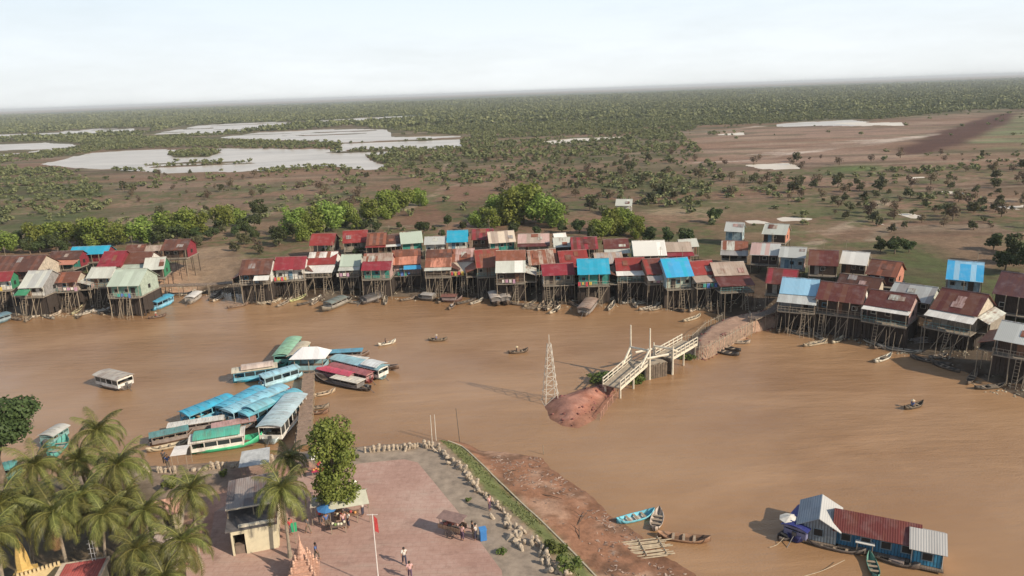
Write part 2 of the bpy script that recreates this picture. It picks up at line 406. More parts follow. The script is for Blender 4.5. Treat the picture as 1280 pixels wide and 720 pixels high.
zone([(245, 640), (300, 590), (330, 585), (380, 580), (460, 575), (470, 800), (200, 800), (225, 690)], (.42, .235, .175), 1.2, .95, 2, 2.5)
zone([(-40, 612), (150, 594), (190, 600), (215, 640), (225, 700), (200, 800), (-200, 800)], (.11, .085, .055), 1.0, .9, 3, 2.5)
zone([(180, 592), (260, 598), (335, 588), (340, 606), (270, 612), (200, 612)], (.20, .15, .115), 1.0, .8, 2, 2.5)
bb = sdist(BAR, x, y); t = sstep(-2, -.5, bb); c = mixa(c, (.33, .145, .10), t)
t = sstep(-2, -.5, bb) * sstep(.5, .62, nC); c = mixa(c, (.44, .24, .185), t * .6)
t = sstep(-2, -.5, bb) * (1 - sstep(.6, 1.6, bb + (nC - .5) * 2.5)); c = mixa(c, (.2, .11, .075), t * .7)
kk = sdist(CAUSE, x, y); t = sstep(-1, 0, kk); c = mixa(c, (.34, .225, .165), t)
c = np.clip(c, .01, .9)
idx = np.arange(len(ys) * NC).reshape(len(ys), NC)
Fq = np.stack([idx[:-1, :-1], idx[:-1, 1:], idx[1:, 1:], idx[1:, :-1]], -1).reshape(-1, 4)
mt, nt, bs = nodes('earth')
at = N(nt, 'ShaderNodeAttribute'); at.attribute_name = 'soil'
geo = N(nt, 'ShaderNodeNewGeometry')
pos = geo.outputs['Position']
dn = noise(nt, pos, .55, 8, .75); dn2 = noise(nt, pos, 3.0, 5, .7); dn3 = noise(nt, pos, .035, 7, .7)
k = mth(nt, 'ADD', mth(nt, 'MULTIPLY', mth(nt, 'SUBTRACT', dn, .5), 1.7), mth(nt, 'ADD', mth(nt, 'MULTIPLY', mth(nt, 'SUBTRACT', dn2, .5), .8), mth(nt, 'ADD', 1.0, mth(nt, 'MULTIPLY', mth(nt, 'SUBTRACT', dn3, .5), .9))))
vm = N(nt, 'ShaderNodeVectorMath'); vm.operation = 'SCALE'; nt.links.new(at.outputs['Color'], vm.inputs[0]); nt.links.new(mth(nt, 'MAXIMUM', k, .3), vm.inputs['Scale'])
nt.links.new(vm.outputs[0], bs.inputs['Base Color']); bs.inputs['Roughness'].default_value = .95; bs.inputs['Specular IOR Level'].default_value = .15
bump(nt, bs, dn, .5, .25)
me = npmesh('ground', np.stack([x, y, z], 1), Fq, mt, smooth=True)
a = me.attributes.new('soil', 'FLOAT_COLOR', 'POINT'); a.data.foreach_set('color', np.concatenate([c, np.ones((len(c), 1))], 1).astype(np.float32).ravel())
tag(link('ground', me), kind='structure')
# ---- river
def watermat(name, col, col2, rough, wscale, wstr, spec=.5):
    mt, nt, bs = nodes(name)
    pos = N(nt, 'ShaderNodeNewGeometry').outputs['Position']
    big = noise(nt, mapped(nt, pos, (1, 1.8, 1)), .022, 5, .6)
    wc = ramp(nt, big, [(.36, col), (.64, col2)]); sk_ = N(nt, 'ShaderNodeTexNoise', Scale=.05, Detail=6, Roughness=.65, Distortion=1.6); nt.links.new(mapped(nt, pos, (.35, 1.5, 1)), sk_.inputs['Vector'])
    wc = mixc(nt, mth(nt, 'MULTIPLY', mth(nt, 'SUBTRACT', sk_.outputs['Fac'], .52), 3.0, True), wc, tuple(min(1, k_ * 1.22) for k_ in col2)); nt.links.new(wc, bs.inputs['Base Color'])
    bs.inputs['Roughness'].default_value = rough; bs.inputs['Specular IOR Level'].default_value = spec; bs.inputs['IOR'].default_value = 1.33
    w1 = noise(nt, mapped(nt, pos, (.2, .8, 1)), wscale, 3, .6); w2 = noise(nt, mapped(nt, pos, (1.4, 2.6, 1)), wscale * 3.2, 3, .6)
    pt = noise(nt, pos, .03, 3, .6)
    amp = mth(nt, 'MULTIPLY', mth(nt, 'SUBTRACT', pt, .3), 2.4, True)
    hh = mth(nt, 'MULTIPLY', mth(nt, 'ADD', w1, mth(nt, 'MULTIPLY', w2, .35)), amp)
    bump(nt, bs, hh, wstr, .4)
    return mt
rw = watermat('muddy_river', (.280, .158, .078), (.370, .228, .126), .13, .9, .7)
xs_, ys_ = np.linspace(-700, 700, 60), np.linspace(-160, 318, 40)
wv = np.array([(a, b, 0) for b in ys_ for a in xs_]); ii = np.arange(60 * 40).reshape(40, 60)
wf = np.stack([ii[:-1, :-1], ii[:-1, 1:], ii[1:, 1:], ii[1:, :-1]], -1).reshape(-1, 4)
tag(link('river_water', npmesh('river_water', wv, wf, rw)), kind='structure')
pw = watermat('pond_water', (.40, .35, .29), (.55, .49, .42), .3, .15, .1, .6)
pale = watermat('salt_pond', (.62, .55, .46), (.68, .62, .52), .4, .15, .1, .4)
for i, (k, q) in enumerate(PW.items()):
    xs_ = [p[0] for p in q]; ys_ = [p[1] for p in q]
    mx_ = 14 if max(ys_) > 300 else 4
    x0, x1, y0, y1 = min(xs_) - 14, max(xs_) + 14, min(ys_) - 14, max(ys_) + 14
    z0 = ZF - .22 + i * .006
    tag(link('pond_water', MB().slab([(x0, y0, z0), (x1, y0, z0), (x1, y1, z0), (x0, y1, z0)], .002).mesh('pond_water', pale if k in 'gijklmnop' else pw)), kind='structure')
# ---- paved square and the promenade round it
def sheet(name, pts, zz, mat, t=.12):
    return tag(MB().slab([P(a, b, zz) for a, b in pts][::-1], t).build(name, mat), kind='structure')
pink, nt, bs = nodes('dusty_paving'); pos = N(nt, 'ShaderNodeNewGeometry').outputs['Position']
f1 = noise(nt, pos, .16, 7, .7); f2 = noise(nt, mapped(nt, pos, (.25, 1.4, 1)), .5, 6, .75); f3 = noise(nt, pos, 2.2, 6, .75)
cc = ramp(nt, mth(nt, 'ADD', mth(nt, 'MULTIPLY', f1, .6), mth(nt, 'MULTIPLY', f3, .4)), [(.34, (.31, .18, .14)), (.5, (.42, .265, .215)), (.66, (.50, .36, .30))])
cc = mixc(nt, mth(nt, 'MULTIPLY', mth(nt, 'SUBTRACT', f2, .52), 3.5, True), cc, (.43, .33, .27)); cc = mixc(nt, mth(nt, 'MULTIPLY', mth(nt, 'SUBTRACT', .43, noise(nt, pos, .45, 5, .7)), 4.0, True), cc, (.19, .11, .085))
br_ = N(nt, 'ShaderNodeTexBrick', Scale=.4); br_.inputs['Mortar Size'].default_value = .012; nt.links.new(pos, br_.inputs['Vector']); cc = mixc(nt, mth(nt, 'MULTIPLY', br_.outputs['Fac'], .25), cc, (.2, .12, .1))
nt.links.new(cc, bs.inputs['Base Color']); bs.inputs['Roughness'].default_value = .9; bump(nt, bs, f3, .3, .05)
grey = M((.33, .265, .205), .9, .34, 'concrete', .8)
def flat(name, pts, zz, mat):
    q = [P(a, b, zz) for a, b in pts]
    mb = MB(); mb.add(q + [p - Vector((0, 0, .25)) for p in q], [tuple(range(len(q) - 1, -1, -1))] + [(i, (i + 1) % len(q), (i + 1) % len(q) + len(q), i + len(q)) for i in range(len(q))])
    o = mb.build(name, mat)
    bm_ = o.data; bm_.flip_normals() if bm_.polygons[0].normal.z < 0 else None
    return tag(o, kind='structure')
flat('promenade', [(378, 569), (455, 561), (530, 558), (556, 566), (572, 584), (594, 614), (632, 645), (682, 694), (735, 760), (628, 760), (627, 713), (600, 677), (573, 640), (532, 590), (510, 576), (455, 580), (400, 586)], 2.52, grey)
flat('square', [(388, 590), (452, 579), (505, 574), (522, 578), (532, 590), (573, 640), (600, 677), (627, 713), (640, 800), (210, 800), (228, 712), (262, 680), (268, 640), (330, 604)], 2.54, pink)
sn = MB(); q = [P(a, b, 1.55) for a, b in KERBL]
for a_, b_ in zip(q, q[1:]):
    d = (b_ - a_).normalized(); s_ = Vector((-d.y, d.x, 0)) * .07
    a2 = Vector((a_.x, a_.y, ground(a_.x, a_.y) + .16)); b2 = Vector((b_.x, b_.y, ground(b_.x, b_.y) + .16))
    nseg = 6
    for i in range(nseg):
        e = a2.lerp(b2, i / nseg); g = a2.lerp(b2, (i + 1) / nseg)
        e.z = ground(e.x, e.y) + .14; g.z = ground(g.x, g.y) + .14
        sn.slab([e - s_, g - s_, g + s_, e + s_], .4)
tag(sn.build('kerb', M((.45, .4, .3), .9, .2)), kind='structure')
# ---------------------------------------------------------------- light, sky, air
SUN_EL, SUN_DIR = R(31), Vector((math.cos(R(-33)), math.sin(R(-33)), 0))      # direction towards the sun
sl = bpy.data.lights.new('sun', 'SUN'); so = bpy.data.objects.new('sun', sl); COL.objects.link(so)
sl.energy = 5.0; sl.angle = R(.6); sl.color = (1, .86, .68)
tos = Vector((SUN_DIR.x * math.cos(SUN_EL), SUN_DIR.y * math.cos(SUN_EL), math.sin(SUN_EL)))
so.rotation_euler = tos.to_track_quat('Z', 'Y').to_euler()
w_ = bpy.data.worlds.new('World'); SC.world = w_; w_.use_nodes = True
nt = w_.node_tree; bg = nt.nodes['Background']
sky = nt.nodes.new('ShaderNodeTexSky'); sky.sky_type = 'NISHITA'; sky.sun_disc = False
sky.sun_elevation = SUN_EL; sky.sun_rotation = math.atan2(SUN_DIR.x, SUN_DIR.y); sky.air_density = 1.2; sky.dust_density = 3.0; sky.altitude = 40
tc = N(nt, 'ShaderNodeTexCoord'); mp = mapped(nt, tc.outputs['Generated'], (1, 1, 5))
cl = noise(nt, mp, 1.6, 6, .62)
cf = ramp(nt, cl, [(.34, .80), (.60, 1.0)])
hz_ = N(nt, 'ShaderNodeSeparateXYZ'); nt.links.new(tc.outputs['Generated'], hz_.inputs[0])
hi_ = ramp(nt, hz_.outputs[2], [(.0, (9.6, 9.9, 9.9)), (.16, (7.5, 8.7, 9.7)), (.45, (2.6, 3.2, 4.2))])
skc = mixc(nt, cf, sky.outputs[0], hi_)
nt.links.new(skc, bg.inputs[0]); bg.inputs[1].default_value = .10
vs_ = SC.view_settings; vs_.view_transform = 'Standard'; vs_.look = 'None'; vs_.exposure = .09; vs_.gamma = 1
hz = MB().box((0, 19500, 25), (60000, 43000, 60)); 
hm, hnt, hbs = nodes('haze'); hnt.nodes.remove(hbs)
pv = hnt.nodes.new('ShaderNodeVolumePrincipled'); pv.inputs['Color'].default_value = (.88, .94, 1.0, 1); pv.inputs['Density'].default_value = .00011
hnt.links.new(pv.outputs[0], hnt.nodes['Material Output'].inputs['Volume'])
tag(hz.build('haze', hm), kind='stuff')
SC.cycles.volume_bounces = 0; SC.cycles.max_bounces = 6; SC.cycles.diffuse_bounces = 2; SC.cycles.glossy_bounces = 2
SC.cycles.use_denoising = True
# ---------------------------------------------------------------- stilt houses
C = dict(crimson=(.26, .028, .042), red=(.27, .038, .034), dkred=(.125, .034, .03), brown=(.15, .062, .042), dkbrown=(.095, .045, .034), rust=(.27, .098, .058),
         salmon=(.58, .25, .17), silver=(.50, .52, .50), white=(.78, .77, .72), ltgrey=(.56, .58, .52), pgreen=(.46, .54, .45), tan=(.42, .34, .28), grey=(.34, .33, .32),
         pink=(.52, .36, .33), cyan=(.025, .37, .56), pblue=(.30, .54, .72), skyblue=(.05, .36, .66), cream=(.62, .53, .42), teal=(.05, .30, .25), green=(.05, .28, .14),
         wood=(.20, .13, .085), dkwood=(.075, .05, .038), greywood=(.30, .26, .21), greenwall=(.22, .40, .32), bluewall=(.42, .55, .60), purple=(.11, .05, .055))
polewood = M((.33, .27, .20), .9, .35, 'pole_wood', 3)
dark_shade_wood = M((.05, .037, .03), .9, .3, 'dark_and_shade_wood', 3)  # dark timber; also paints shade onto rear stilts and under-floor panels
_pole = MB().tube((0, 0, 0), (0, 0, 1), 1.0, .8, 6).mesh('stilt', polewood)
_pole_shade = MB().tube((0, 0, 0), (0, 0, 1), 1.0, .8, 6).mesh('stilt', dark_shade_wood)  # darker copy of the stilt, shade put into its colour
dark = M((.02, .018, .016), .8, .2, 'dark_opening')
HOUSES = []
def pole(root, name, a, b, r, me=None):
    a, b = Vector(a), Vector(b); d = b - a
    o = link(name, me or _pole, root, a); o.scale = (r, r, d.length)
    o.rotation_euler = d.to_track_quat('Z', 'Y').to_euler(); return o
def house(label, xl, yl, xr, yr, yt, roof, b=None, stripe=0.0, rust=.3, ze=6.2, wh=1.95, wall='dkwood', gable='cream', yp=None, porch=None, k=.62, skirt=None,
          front=True, stilt=None, cat='stilt house', open_front=False, band=None, lg=None, veranda=None, z0=None):
    E1, E2 = P(xl, yl, ze), P(xr, yr, ze)
    mid = (E1 + E2) / 2; ux = (E2 - E1); w = ux.length; ang = math.atan2(ux.y, ux.x); q = Matrix.Rotation(ang, 3, 'Z')
    ymid = (yl + yr) / 2
    lo, hi = .6, 7.5
    for _ in range(22):
        hd = (lo + hi) / 2; pr = proj(mid + q @ Vector((-w * .5 + .2, hd, k * hd)))[1] if yl == yr else proj(mid + q @ Vector((0, hd, k * hd)))[1]
        if pr > yt: lo = hd
        else: hi = hd
    r = random.Random(label); D = 2 * hd; rise = k * hd; zf = ze - wh
    gz = [ground(*(mid + q @ Vector((a, b_, 0)))[:2]) for a, b_ in ((0, 0), (-w * .4, D * .8), (w * .4, D * .8), (0, D * .5))]
    zb = max(-.2, min(min(gz), zf - .6)) if z0 is None else z0
    root = thing('stilt_house' if cat == 'stilt house' else cat.replace(' ', '_'), label, cat, (mid.x, mid.y, zb), ang, 'stilt houses along the far bank' if cat == 'stilt house' else None)
    e, f = ze - zb, zf - zb
    hw = w / 2
    def B(name, mb, mat): return mb.build(name, mat, root)
    tr = lambda: r.uniform(-.07, .07)
    # roof: two slopes of sheet iron
    rm = roofmat(C[roof], C[b] if b else None, rust, stripe)
    t1, t2 = tr(), tr()
    mb = MB().slab([(-hw, -.1, e - .05 + t1), (hw, -.1, e - .05 + t2), (hw, hd, e + rise + t2), (-hw, hd, e + rise + t1)], .05)
    mb.slab([(hw, D + .1, e - .05), (-hw, D + .1, e - .05), (-hw, hd + .02, e + rise - .004 + t1), (hw, hd + .02, e + rise - .004 + t2)], .05)
    ro = B('roof', mb, rm)
    MB().tube((-hw - .02, hd + .01, e + rise + .03 + t1), (hw + .02, hd + .01, e + rise + .03 + t2), .09, n=5).build('ridge_cap', roofmat(tuple(min(1, c_ * .8 + .12) for c_ in C[roof])), ro)
    for _ in range(0 if roof in ('cyan', 'skyblue', 'pblue', 'white', 'pgreen') else r.choice([0, 0, 1, 1, 2])):              # odd sheets nailed over leaks
        px_, py_ = r.uniform(-hw * .8, hw * .5), r.uniform(.1, .6) * hd; pw_, ph_ = r.uniform(.7, 1.6), r.uniform(.25, .4) * hd; zz = lambda yy: e - .05 + (rise + .05) / (hd + .1) * (yy + .1) + .09
        MB().slab([(px_, py_, zz(py_)), (px_ + pw_, py_ + r.uniform(-.08, .08), zz(py_) + .01), (px_ + pw_, py_ + ph_, zz(py_ + ph_) + .01), (px_, py_ + ph_, zz(py_ + ph_))], .03).build('patch_sheet', roofmat(C[r.choice(['rust', 'tan', 'grey', 'brown', 'ltgrey', 'pink', roof])], None, .5), ro)
    if r.random() < .3:
        ax, ay = r.uniform(-hw, hw) * .8, hd; am = MB().tube((ax, ay, e + rise - .2), (ax, ay, e + rise + 2.2), .035, n=5)
        for k_ in range(3): am.tube((ax - .45 + k_ * .1, ay, e + rise + 1.7 + k_ * .2), (ax + .45 - k_ * .1, ay, e + rise + 1.7 + k_ * .2), .02, n=4)
        am.build('antenna', polewood, ro)
    if band:                                                # a strip of other sheets nailed along the ridge
        yb0 = hd * .52; s_ = rise / hd
        B('ridge_sheets', MB().slab([(-hw - .03, yb0, e + yb0 * s_ + .05), (hw + .03, yb0, e + yb0 * s_ + .05), (hw + .03, hd, e + rise + .08), (-hw - .03, hd, e + rise + .08)], .03), roofmat(C[band], C['rust'], .4, .3))
    gm = planks(C[gable] if isinstance(gable, str) else gable, 5, 'gable_boards', 'Y')
    wm = planks(C[wall], 5, 'wall_boards')
    y0 = .95 if not open_front else hd * .8; y1 = D - .5; xi = hw - .35
    # body walls
    mb = MB()
    mb.box((0, (y0 + y1) / 2, (e + f) / 2), (2 * xi - .06, y1 - y0 - .06, e - f))
    B('wall', mb, wm)
    for s in (-1, 1):
        x0 = s * xi; n_ = .05 * s
        ytop0, ytop1 = y0, y1
        zr = lambda yy: e - .1 + (rise / hd) * min(yy, D - yy)
        pts = [(x0, y0 - .03, f), (x0, y1 + .03, f), (x0, y1 + .03, zr(y1)), (x0, hd, e + rise - .12), (x0, y0 - .03, zr(y0))]
        vs = [Vector(p) for p in pts]; vs += [p + Vector((n_, 0, 0)) for p in vs]
        fs = [(0, 1, 2, 3, 4), (9, 8, 7, 6, 5)] + [(i, i + 5, (i + 1) % 5 + 5, (i + 1) % 5) for i in range(5)]
        if s > 0: fs = [tuple(reversed(t_)) for t_ in fs]
        g_ = B('gable_wall', MB().add(vs, fs), gm if s > 0 or lg is None else planks(C[lg], 5, 'gable_boards', 'Y'))
        MB().box((x0 + n_ + .02 * s, hd * 1.0, (e + f) / 2 + .1), (.05, .8, .8)).build('window', dark, g_)
    fw = y0 - .03
    # front openings
    nd = r.choice([-1, 0, 1]) * xi * .45
    dr = B('door', MB().box((nd, fw, f + .85), (.8, .07, 1.7)), M(r.choice([(.05, .035, .03), (.12, .22, .3), (.2, .1, .06), (.35, .32, .28)]), .8))
    for xx in (-xi * .7, xi * .7, 0):
        if abs(xx - nd) > .9 and r.random() < .85:
            wn_ = B('window', MB().box((xx, fw, f + 1.15), (.8, .06, .75)), M(r.choice([(.35, .3, .24), (.1, .25, .35), (.5, .48, .42)]), .8))
            MB().box((xx, fw - .02, f + 1.15), (.62, .06, .58)).build('pane', dark, wn_)
    # porch roof
    pd = 0
    if porch and yp:
        lo, hi = .2, 4.5; sl = .28
        for _ in range(20):
            pd = (lo + hi) / 2
            if proj(mid + q @ Vector((0, -pd, -.12 - sl * pd)))[1] < yp: lo = pd
            else: hi = pd
        pz = e - .16
        B('porch_roof', MB().slab([(-hw - .05, -pd, pz - sl * pd), (hw + .05, -pd, pz - sl * pd + tr()), (hw + .05, .25, pz + .07), (-hw - .05, .25, pz + .07)], .05), roofmat(C[porch], None, .12))
        for i in range(4):
            xx = -hw + .2 + i * (w - .4) / 3
            pole(root, 'veranda_post', (xx, -pd + .12, f), (xx + tr(), -pd + .12, pz - sl * pd + .02), .055)
    yf = -max(pd, .3) if veranda is None else -veranda
    # deck on stilts
    B('deck', MB().box((0, (yf + D) / 2, f - .09), (w - .2, D - yf, .16)), planks(C['greywood'], 9, 'deck_boards', 'X'))
    for yy in (yf + .2, D * .4, D - .2): B('floor_beam', MB().box((0, yy, f - .25), (w - .1, .12, .14)), dark_shade_wood)
    nx = max(3, min(7, int(w / 1.35))); ny = 4 if front else 3
    for j in range(ny):
        for i in range(nx):
            xx = -hw + .25 + i * (w - .5) / (nx - 1); yy = yf + .15 + j * (D - .4 - yf) / (ny - 1)
            wx = mid + q @ Vector((xx, yy, 0)); g = (ground(wx.x, wx.y) if front else zb) - zb - .35
            top = f - .12 if (j or porch) else e - .02
            if top - g > .3: pole(root, 'stilt', (xx + r.uniform(-.25, .25), yy + r.uniform(-.1, .1), g), (xx, yy, top), r.uniform(.055, .09), _pole if (j == 0 and r.random() < .75) else _pole_shade)  # rear stilts and some front ones take the shade-coloured copy
    if front:
        for i in range(3):
            xx = r.uniform(-hw, hw * .4); pole(root, 'brace', (xx, yf + .1, .2), (xx + r.uniform(1, 2.2), yf + .12, f - .3), .045)
        for i in range(r.choice([2, 3, 5])):
            xx = r.uniform(-hw, hw); pole(root, 'mooring_pole', (xx, yf - r.uniform(.4, 1.6), -1.4 if zb < .4 else -.3), (xx + r.uniform(-.8, .8), yf - r.uniform(0, .5), f + r.uniform(-1.2, .6)), .04)
        # ladder to the water
        lx = r.uniform(-hw * .7, hw * .7); mb = MB(); a0 = Vector((lx, yf - 1.3, -.3 if zb < .5 else 0)); a1 = Vector((lx, yf - .05, f))
        for s in (-.28, .28): mb.tube(a0 + Vector((s, 0, 0)), a1 + Vector((s, 0, 0)), .04)
        for i in range(1, 9):
            p_ = a0.lerp(a1, i / 9); mb.tube(p_ - Vector((.28, 0, 0)), p_ + Vector((.28, 0, 0)), .03, n=5)
        B('ladder', mb, polewood)
        # railing of thin poles
        mb = MB(); 
        for hh in (.45, .85): mb.tube((-hw + .1, yf + .05, f + hh), (hw - .1, yf + .05, f + hh + tr()), .03, n=5)
        for i in range(int(w / .6)): xx = -hw + .1 + i * .6; mb.tube((xx, yf + .05, f), (xx, yf + .05, f + .88), .025, n=4)
        B('railing', mb, M(r.choice([(.42, .36, .28), (.3, .24, .18), (.55, .5, .42), (.16, .3, .3)]), .9))
        mb = MB()                                             # dark panels added below the floor, standing in for deep shade
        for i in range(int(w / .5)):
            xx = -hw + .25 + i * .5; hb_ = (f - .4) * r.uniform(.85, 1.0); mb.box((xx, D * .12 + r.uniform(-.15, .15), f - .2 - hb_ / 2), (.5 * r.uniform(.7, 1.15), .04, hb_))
        B('under_floor_shade_panels', mb, dark_shade_wood)
        if w > 4.2 and r.random() < .75 and not label.startswith('pale green roofed'):                      # low side roof over a cooking deck
            s = r.choice((-1, 1)); sw = r.uniform(1.2, 2.2); a_, b_ = (hw - .1, hw + sw) if s > 0 else (-hw - sw, -hw + .1); za, zb2 = (e - .2, e - .9) if s > 0 else (e - .9, e - .2); yk = r.uniform(.2, 1.2)
            B('side_roof', MB().slab([(a_, yk, za), (b_, yk, zb2), (b_, D - .4, zb2 + .1), (a_, D - .4, za + .1)], .05), roofmat(C[r.choice(['grey', 'rust', 'tan', 'dkbrown', 'brown', 'ltgrey'])], None, .5))
            B('side_deck', MB().box(((a_ + b_) / 2, D / 2 + .3, f - .12), (abs(b_ - a_), D - 1.2, .12)), planks(C['greywood'], 9, 'deck_boards', 'X'))
            B('side_boards', MB().box((s * (hw + sw - .15), D / 2 + .4, (e + f) / 2 - .55), (.06, D - 1.6, e - f - .9)), wm)
            for yy in (yk + .15, D * .5, D - .5): pole(root, 'side_post', (s * (hw + sw - .15), yy, -.3), (s * (hw + sw - .15), yy, e - .9), .06)
        # dark boards added beside and behind the stilts to deepen the shade there
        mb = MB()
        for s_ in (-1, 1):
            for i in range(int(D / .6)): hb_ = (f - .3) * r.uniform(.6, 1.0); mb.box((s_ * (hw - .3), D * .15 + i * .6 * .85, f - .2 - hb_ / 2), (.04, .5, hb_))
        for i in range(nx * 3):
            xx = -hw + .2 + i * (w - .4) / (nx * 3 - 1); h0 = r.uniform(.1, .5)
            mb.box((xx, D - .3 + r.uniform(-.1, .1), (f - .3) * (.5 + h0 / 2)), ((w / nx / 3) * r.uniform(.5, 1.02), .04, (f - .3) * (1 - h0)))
        B('back_shade_boards', mb, dark_shade_wood)
    if skirt:                                               # lower lean-to of other sheets hung from the eave: (x0, x1, depth, colour)
        a0, a1, dd, cc = skirt; xa, xb = -hw + a0 * w, -hw + a1 * w
        B('awning', MB().slab([(xa, yf - dd, e - .45 - dd * .35), (xb, yf - dd, e - .5 - dd * .35), (xb, yf + .1, e - .3), (xa, yf + .1, e - .28)], .04), roofmat(C[cc], None, .1))
        for xx in (xa + .1, xb - .1): pole(root, 'awning_post', (xx, yf - dd + .08, f - 1.2 if front else .1), (xx, yf - dd + .08, e - .5 - dd * .35), .045)
    HOUSES.append((root, label, w, D, e, f, yf, q, mid, zb, front))
    return root
H = house
# ---- left cluster, waterfront
H('crimson roofed house with a green gable wall, first on the waterfront at the left', -14, 353, 13, 351, 340, 'crimson', gable='green', wall='white', ze=6.4)
H('silver grey roof house with a green awning, beside the crimson one at the left bank', 22, 360, 53, 359, 338, 'silver', b='ltgrey', stripe=.4, rust=.1, gable='grey', wall='white', skirt=(.05, .55, 1.6, 'green'), ze=6.2)
H('brown roofed house with cream front wall and cream gable, standing on pale stilts', 58, 354, 96, 352, 340, 'brown', b='rust', stripe=.35, gable='cream', wall='pink', ze=6.0)
H('pale grey roofed low house with white clutter on a dark open deck', 107, 348, 138, 347, 334, 'ltgrey', rust=.1, gable='white', wall='greywood')
H('pale green roofed house with a grey green wall above the blue roofed boat', 133, 358, 174, 357, 336, 'pgreen', rust=.05, gable='pgreen', wall='greenwall', ze=6.4, wh=2.3)
H('small grey green hut with a green side wall by the earth landing', 178, 338, 205, 336, 322, 'ltgrey', rust=.1, gable='green', wall='dkwood', front=False, ze=6.0)
# ---- left cluster, behind
H('long dark brown roofed house at the far left behind the crimson one', -30, 341, 46, 339, 320, 'dkbrown', b='brown', stripe=.4, gable='cream', wall='dkwood', front=False, ze=6.6)
H('house with a salmon porch roof over a teal wall and a crimson gable', 58, 325, 98, 324, 314, 'dkbrown', gable='crimson', wall='teal', yp=331, porch='salmon', front=False, ze=6.9)
H('bright cyan roofed house with crimson side, rearmost in the left cluster', 85, 319, 134, 317, 308, 'cyan', rust=.05, gable='crimson', wall='crimson', front=False, ze=7.2)
H('plain crimson roofed house behind the pale grey roofs of the left cluster', 120, 334, 149, 333, 314, 'crimson', rust=.1, gable='crimson', wall='dkred', front=False, ze=6.6)
H('brown roofed house with a pale green porch roof and whitish gable', 150, 330, 186, 329, 315, 'brown', gable='white', wall='greenwall', yp=335, porch='pgreen', front=False, ze=6.6)
H('dark brown roofed tall house with a crimson gable side, alone above the landing', 200, 313, 233, 312, 299, 'dkbrown', b='brown', stripe=.4, gable='crimson', wall='dkwood', front=False, ze=8.2)
H('small weathered brown roof between trees behind the left cluster', 155, 315, 180, 314, 306, 'brown', gable='wood', wall='dkwood', front=False, ze=6.8)
H('small tan roof half hidden behind the left cluster', 180, 314, 200, 313, 307, 'tan', gable='wood', wall='dkwood', front=False, ze=6.8)
# ---- middle, waterfront
H('brown roofed house with a small white awning, first west of the middle rows', 298, 344, 338, 342, 324, 'brown', b='dkbrown', stripe=.4, gable='white', wall='dkwood', skirt=(.5, .98, 1.3, 'white'))
H('crimson and white striped roof house with white goods on its deck', 341, 338, 381, 336, 321, 'crimson', b='pink', stripe=.22, rust=.15, gable='white', wall='white', wh=2.3)
H('red roofed house with white ridge sheets and a bright white porch roof', 383, 331, 419, 330, 315, 'red', rust=.1, gable='white', wall='white', yp=341, porch='white', band='white')
H('narrow pale green roofed house between two crimson roofs', 424, 333, 450, 332, 318, 'pgreen', rust=.03, gable='ltgrey', wall='grey', yp=338, porch='ltgrey')
H('crimson roofed house over dark green poles with a striped ridge', 451, 338, 488, 337, 317, 'crimson', rust=.08, gable='pink', wall='teal', band='tan')
H('salmon roofed house with a blue tarp awning and scaffold of pale poles', 490, 331, 526, 329, 312, 'salmon', b='rust', stripe=.25, gable='tan', wall='pink', skirt=(.4, 1.0, 1.1, 'skyblue'), band='brown', wh=2.4)
H('rust streaked roof house with a short whitish porch sheet', 531, 334, 564, 333, 312, 'rust', b='salmon', stripe=.4, rust=.6, gable='wood', wall='wood', yp=338, porch='ltgrey', band='dkbrown')
H('house with rusty ridge sheets and a cream yellow porch roof', 564, 327, 593, 326, 311, 'rust', b='pink', stripe=.3, gable='cream', wall='cream', yp=342, porch='cream', band='pink')
H('orange red rusted roof house with a grey mat wall', 595, 335, 627, 333, 312, 'rust', b='red', stripe=.45, rust=.5, gable='wood', wall='greywood')
H('house with a wide whitish lower roof under rust striped ridge sheets', 619, 341, 657, 340, 313, 'ltgrey', b='white', stripe=.4, rust=.08, gable='white', wall='dkwood', band='rust', wh=2.2)
H('mottled tan and rust roofed house with a dark open front', 661, 331, 698, 329, 312, 'tan', b='rust', stripe=.5, rust=.6, gable='wood', wall='dkwood', open_front=True)
H('plain red roofed house with a lower crimson porch roof on tall poles', 700, 331, 737, 329, 313, 'red', rust=.06, gable='pink', wall='grey', yp=334, porch='red')
H('crimson low roof on a porch crowded with poles, below the plain red roof', 678, 345, 719, 343, 330, 'crimson', rust=.06, gable='white', wall='greywood', ze=5.6)
H('bright cyan roofed house with a teal wall at the middle of the waterfront', 722, 343, 763, 342, 323, 'cyan', rust=.03, gable='teal', wall='teal', wh=2.3)
H('tan grey roofed house peeping out behind the bright cyan roof', 745, 331, 781, 329, 316, 'tan', b='grey', stripe=.4, gable='wood', wall='dkwood', front=False)
H('red roofed house with a narrow white porch roof, east of the cyan roof', 770, 338, 808, 337, 322, 'red', rust=.15, gable='wood', wall='white', yp=344, porch='white')
H('dark red roofed house with a grey low annex between red and blue roofs', 808, 343, 842, 341, 323, 'dkred', b='red', stripe=.35, gable='wood', wall='greywood', skirt=(.0, .55, 1.2, 'grey'))
H('sky blue roofed house with pale green wall, second blue roof of the waterfront', 833, 347, 868, 345, 323, 'skyblue', b='cyan', stripe=.5, rust=.03, gable='bluewall', wall='pgreen', wh=2.3)
H('house with a red upper roof and patched tan brown porch sheets', 865, 344, 897, 342, 326, 'red', rust=.1, gable='wood', wall='white', yp=352, porch='tan')
H('tan grey roofed house with a dark red porch roof and a crimson gable', 893, 345, 936, 343, 328, 'tan', rust=.2, gable='crimson', wall='white', yp=357, porch='dkred', wh=2.3)
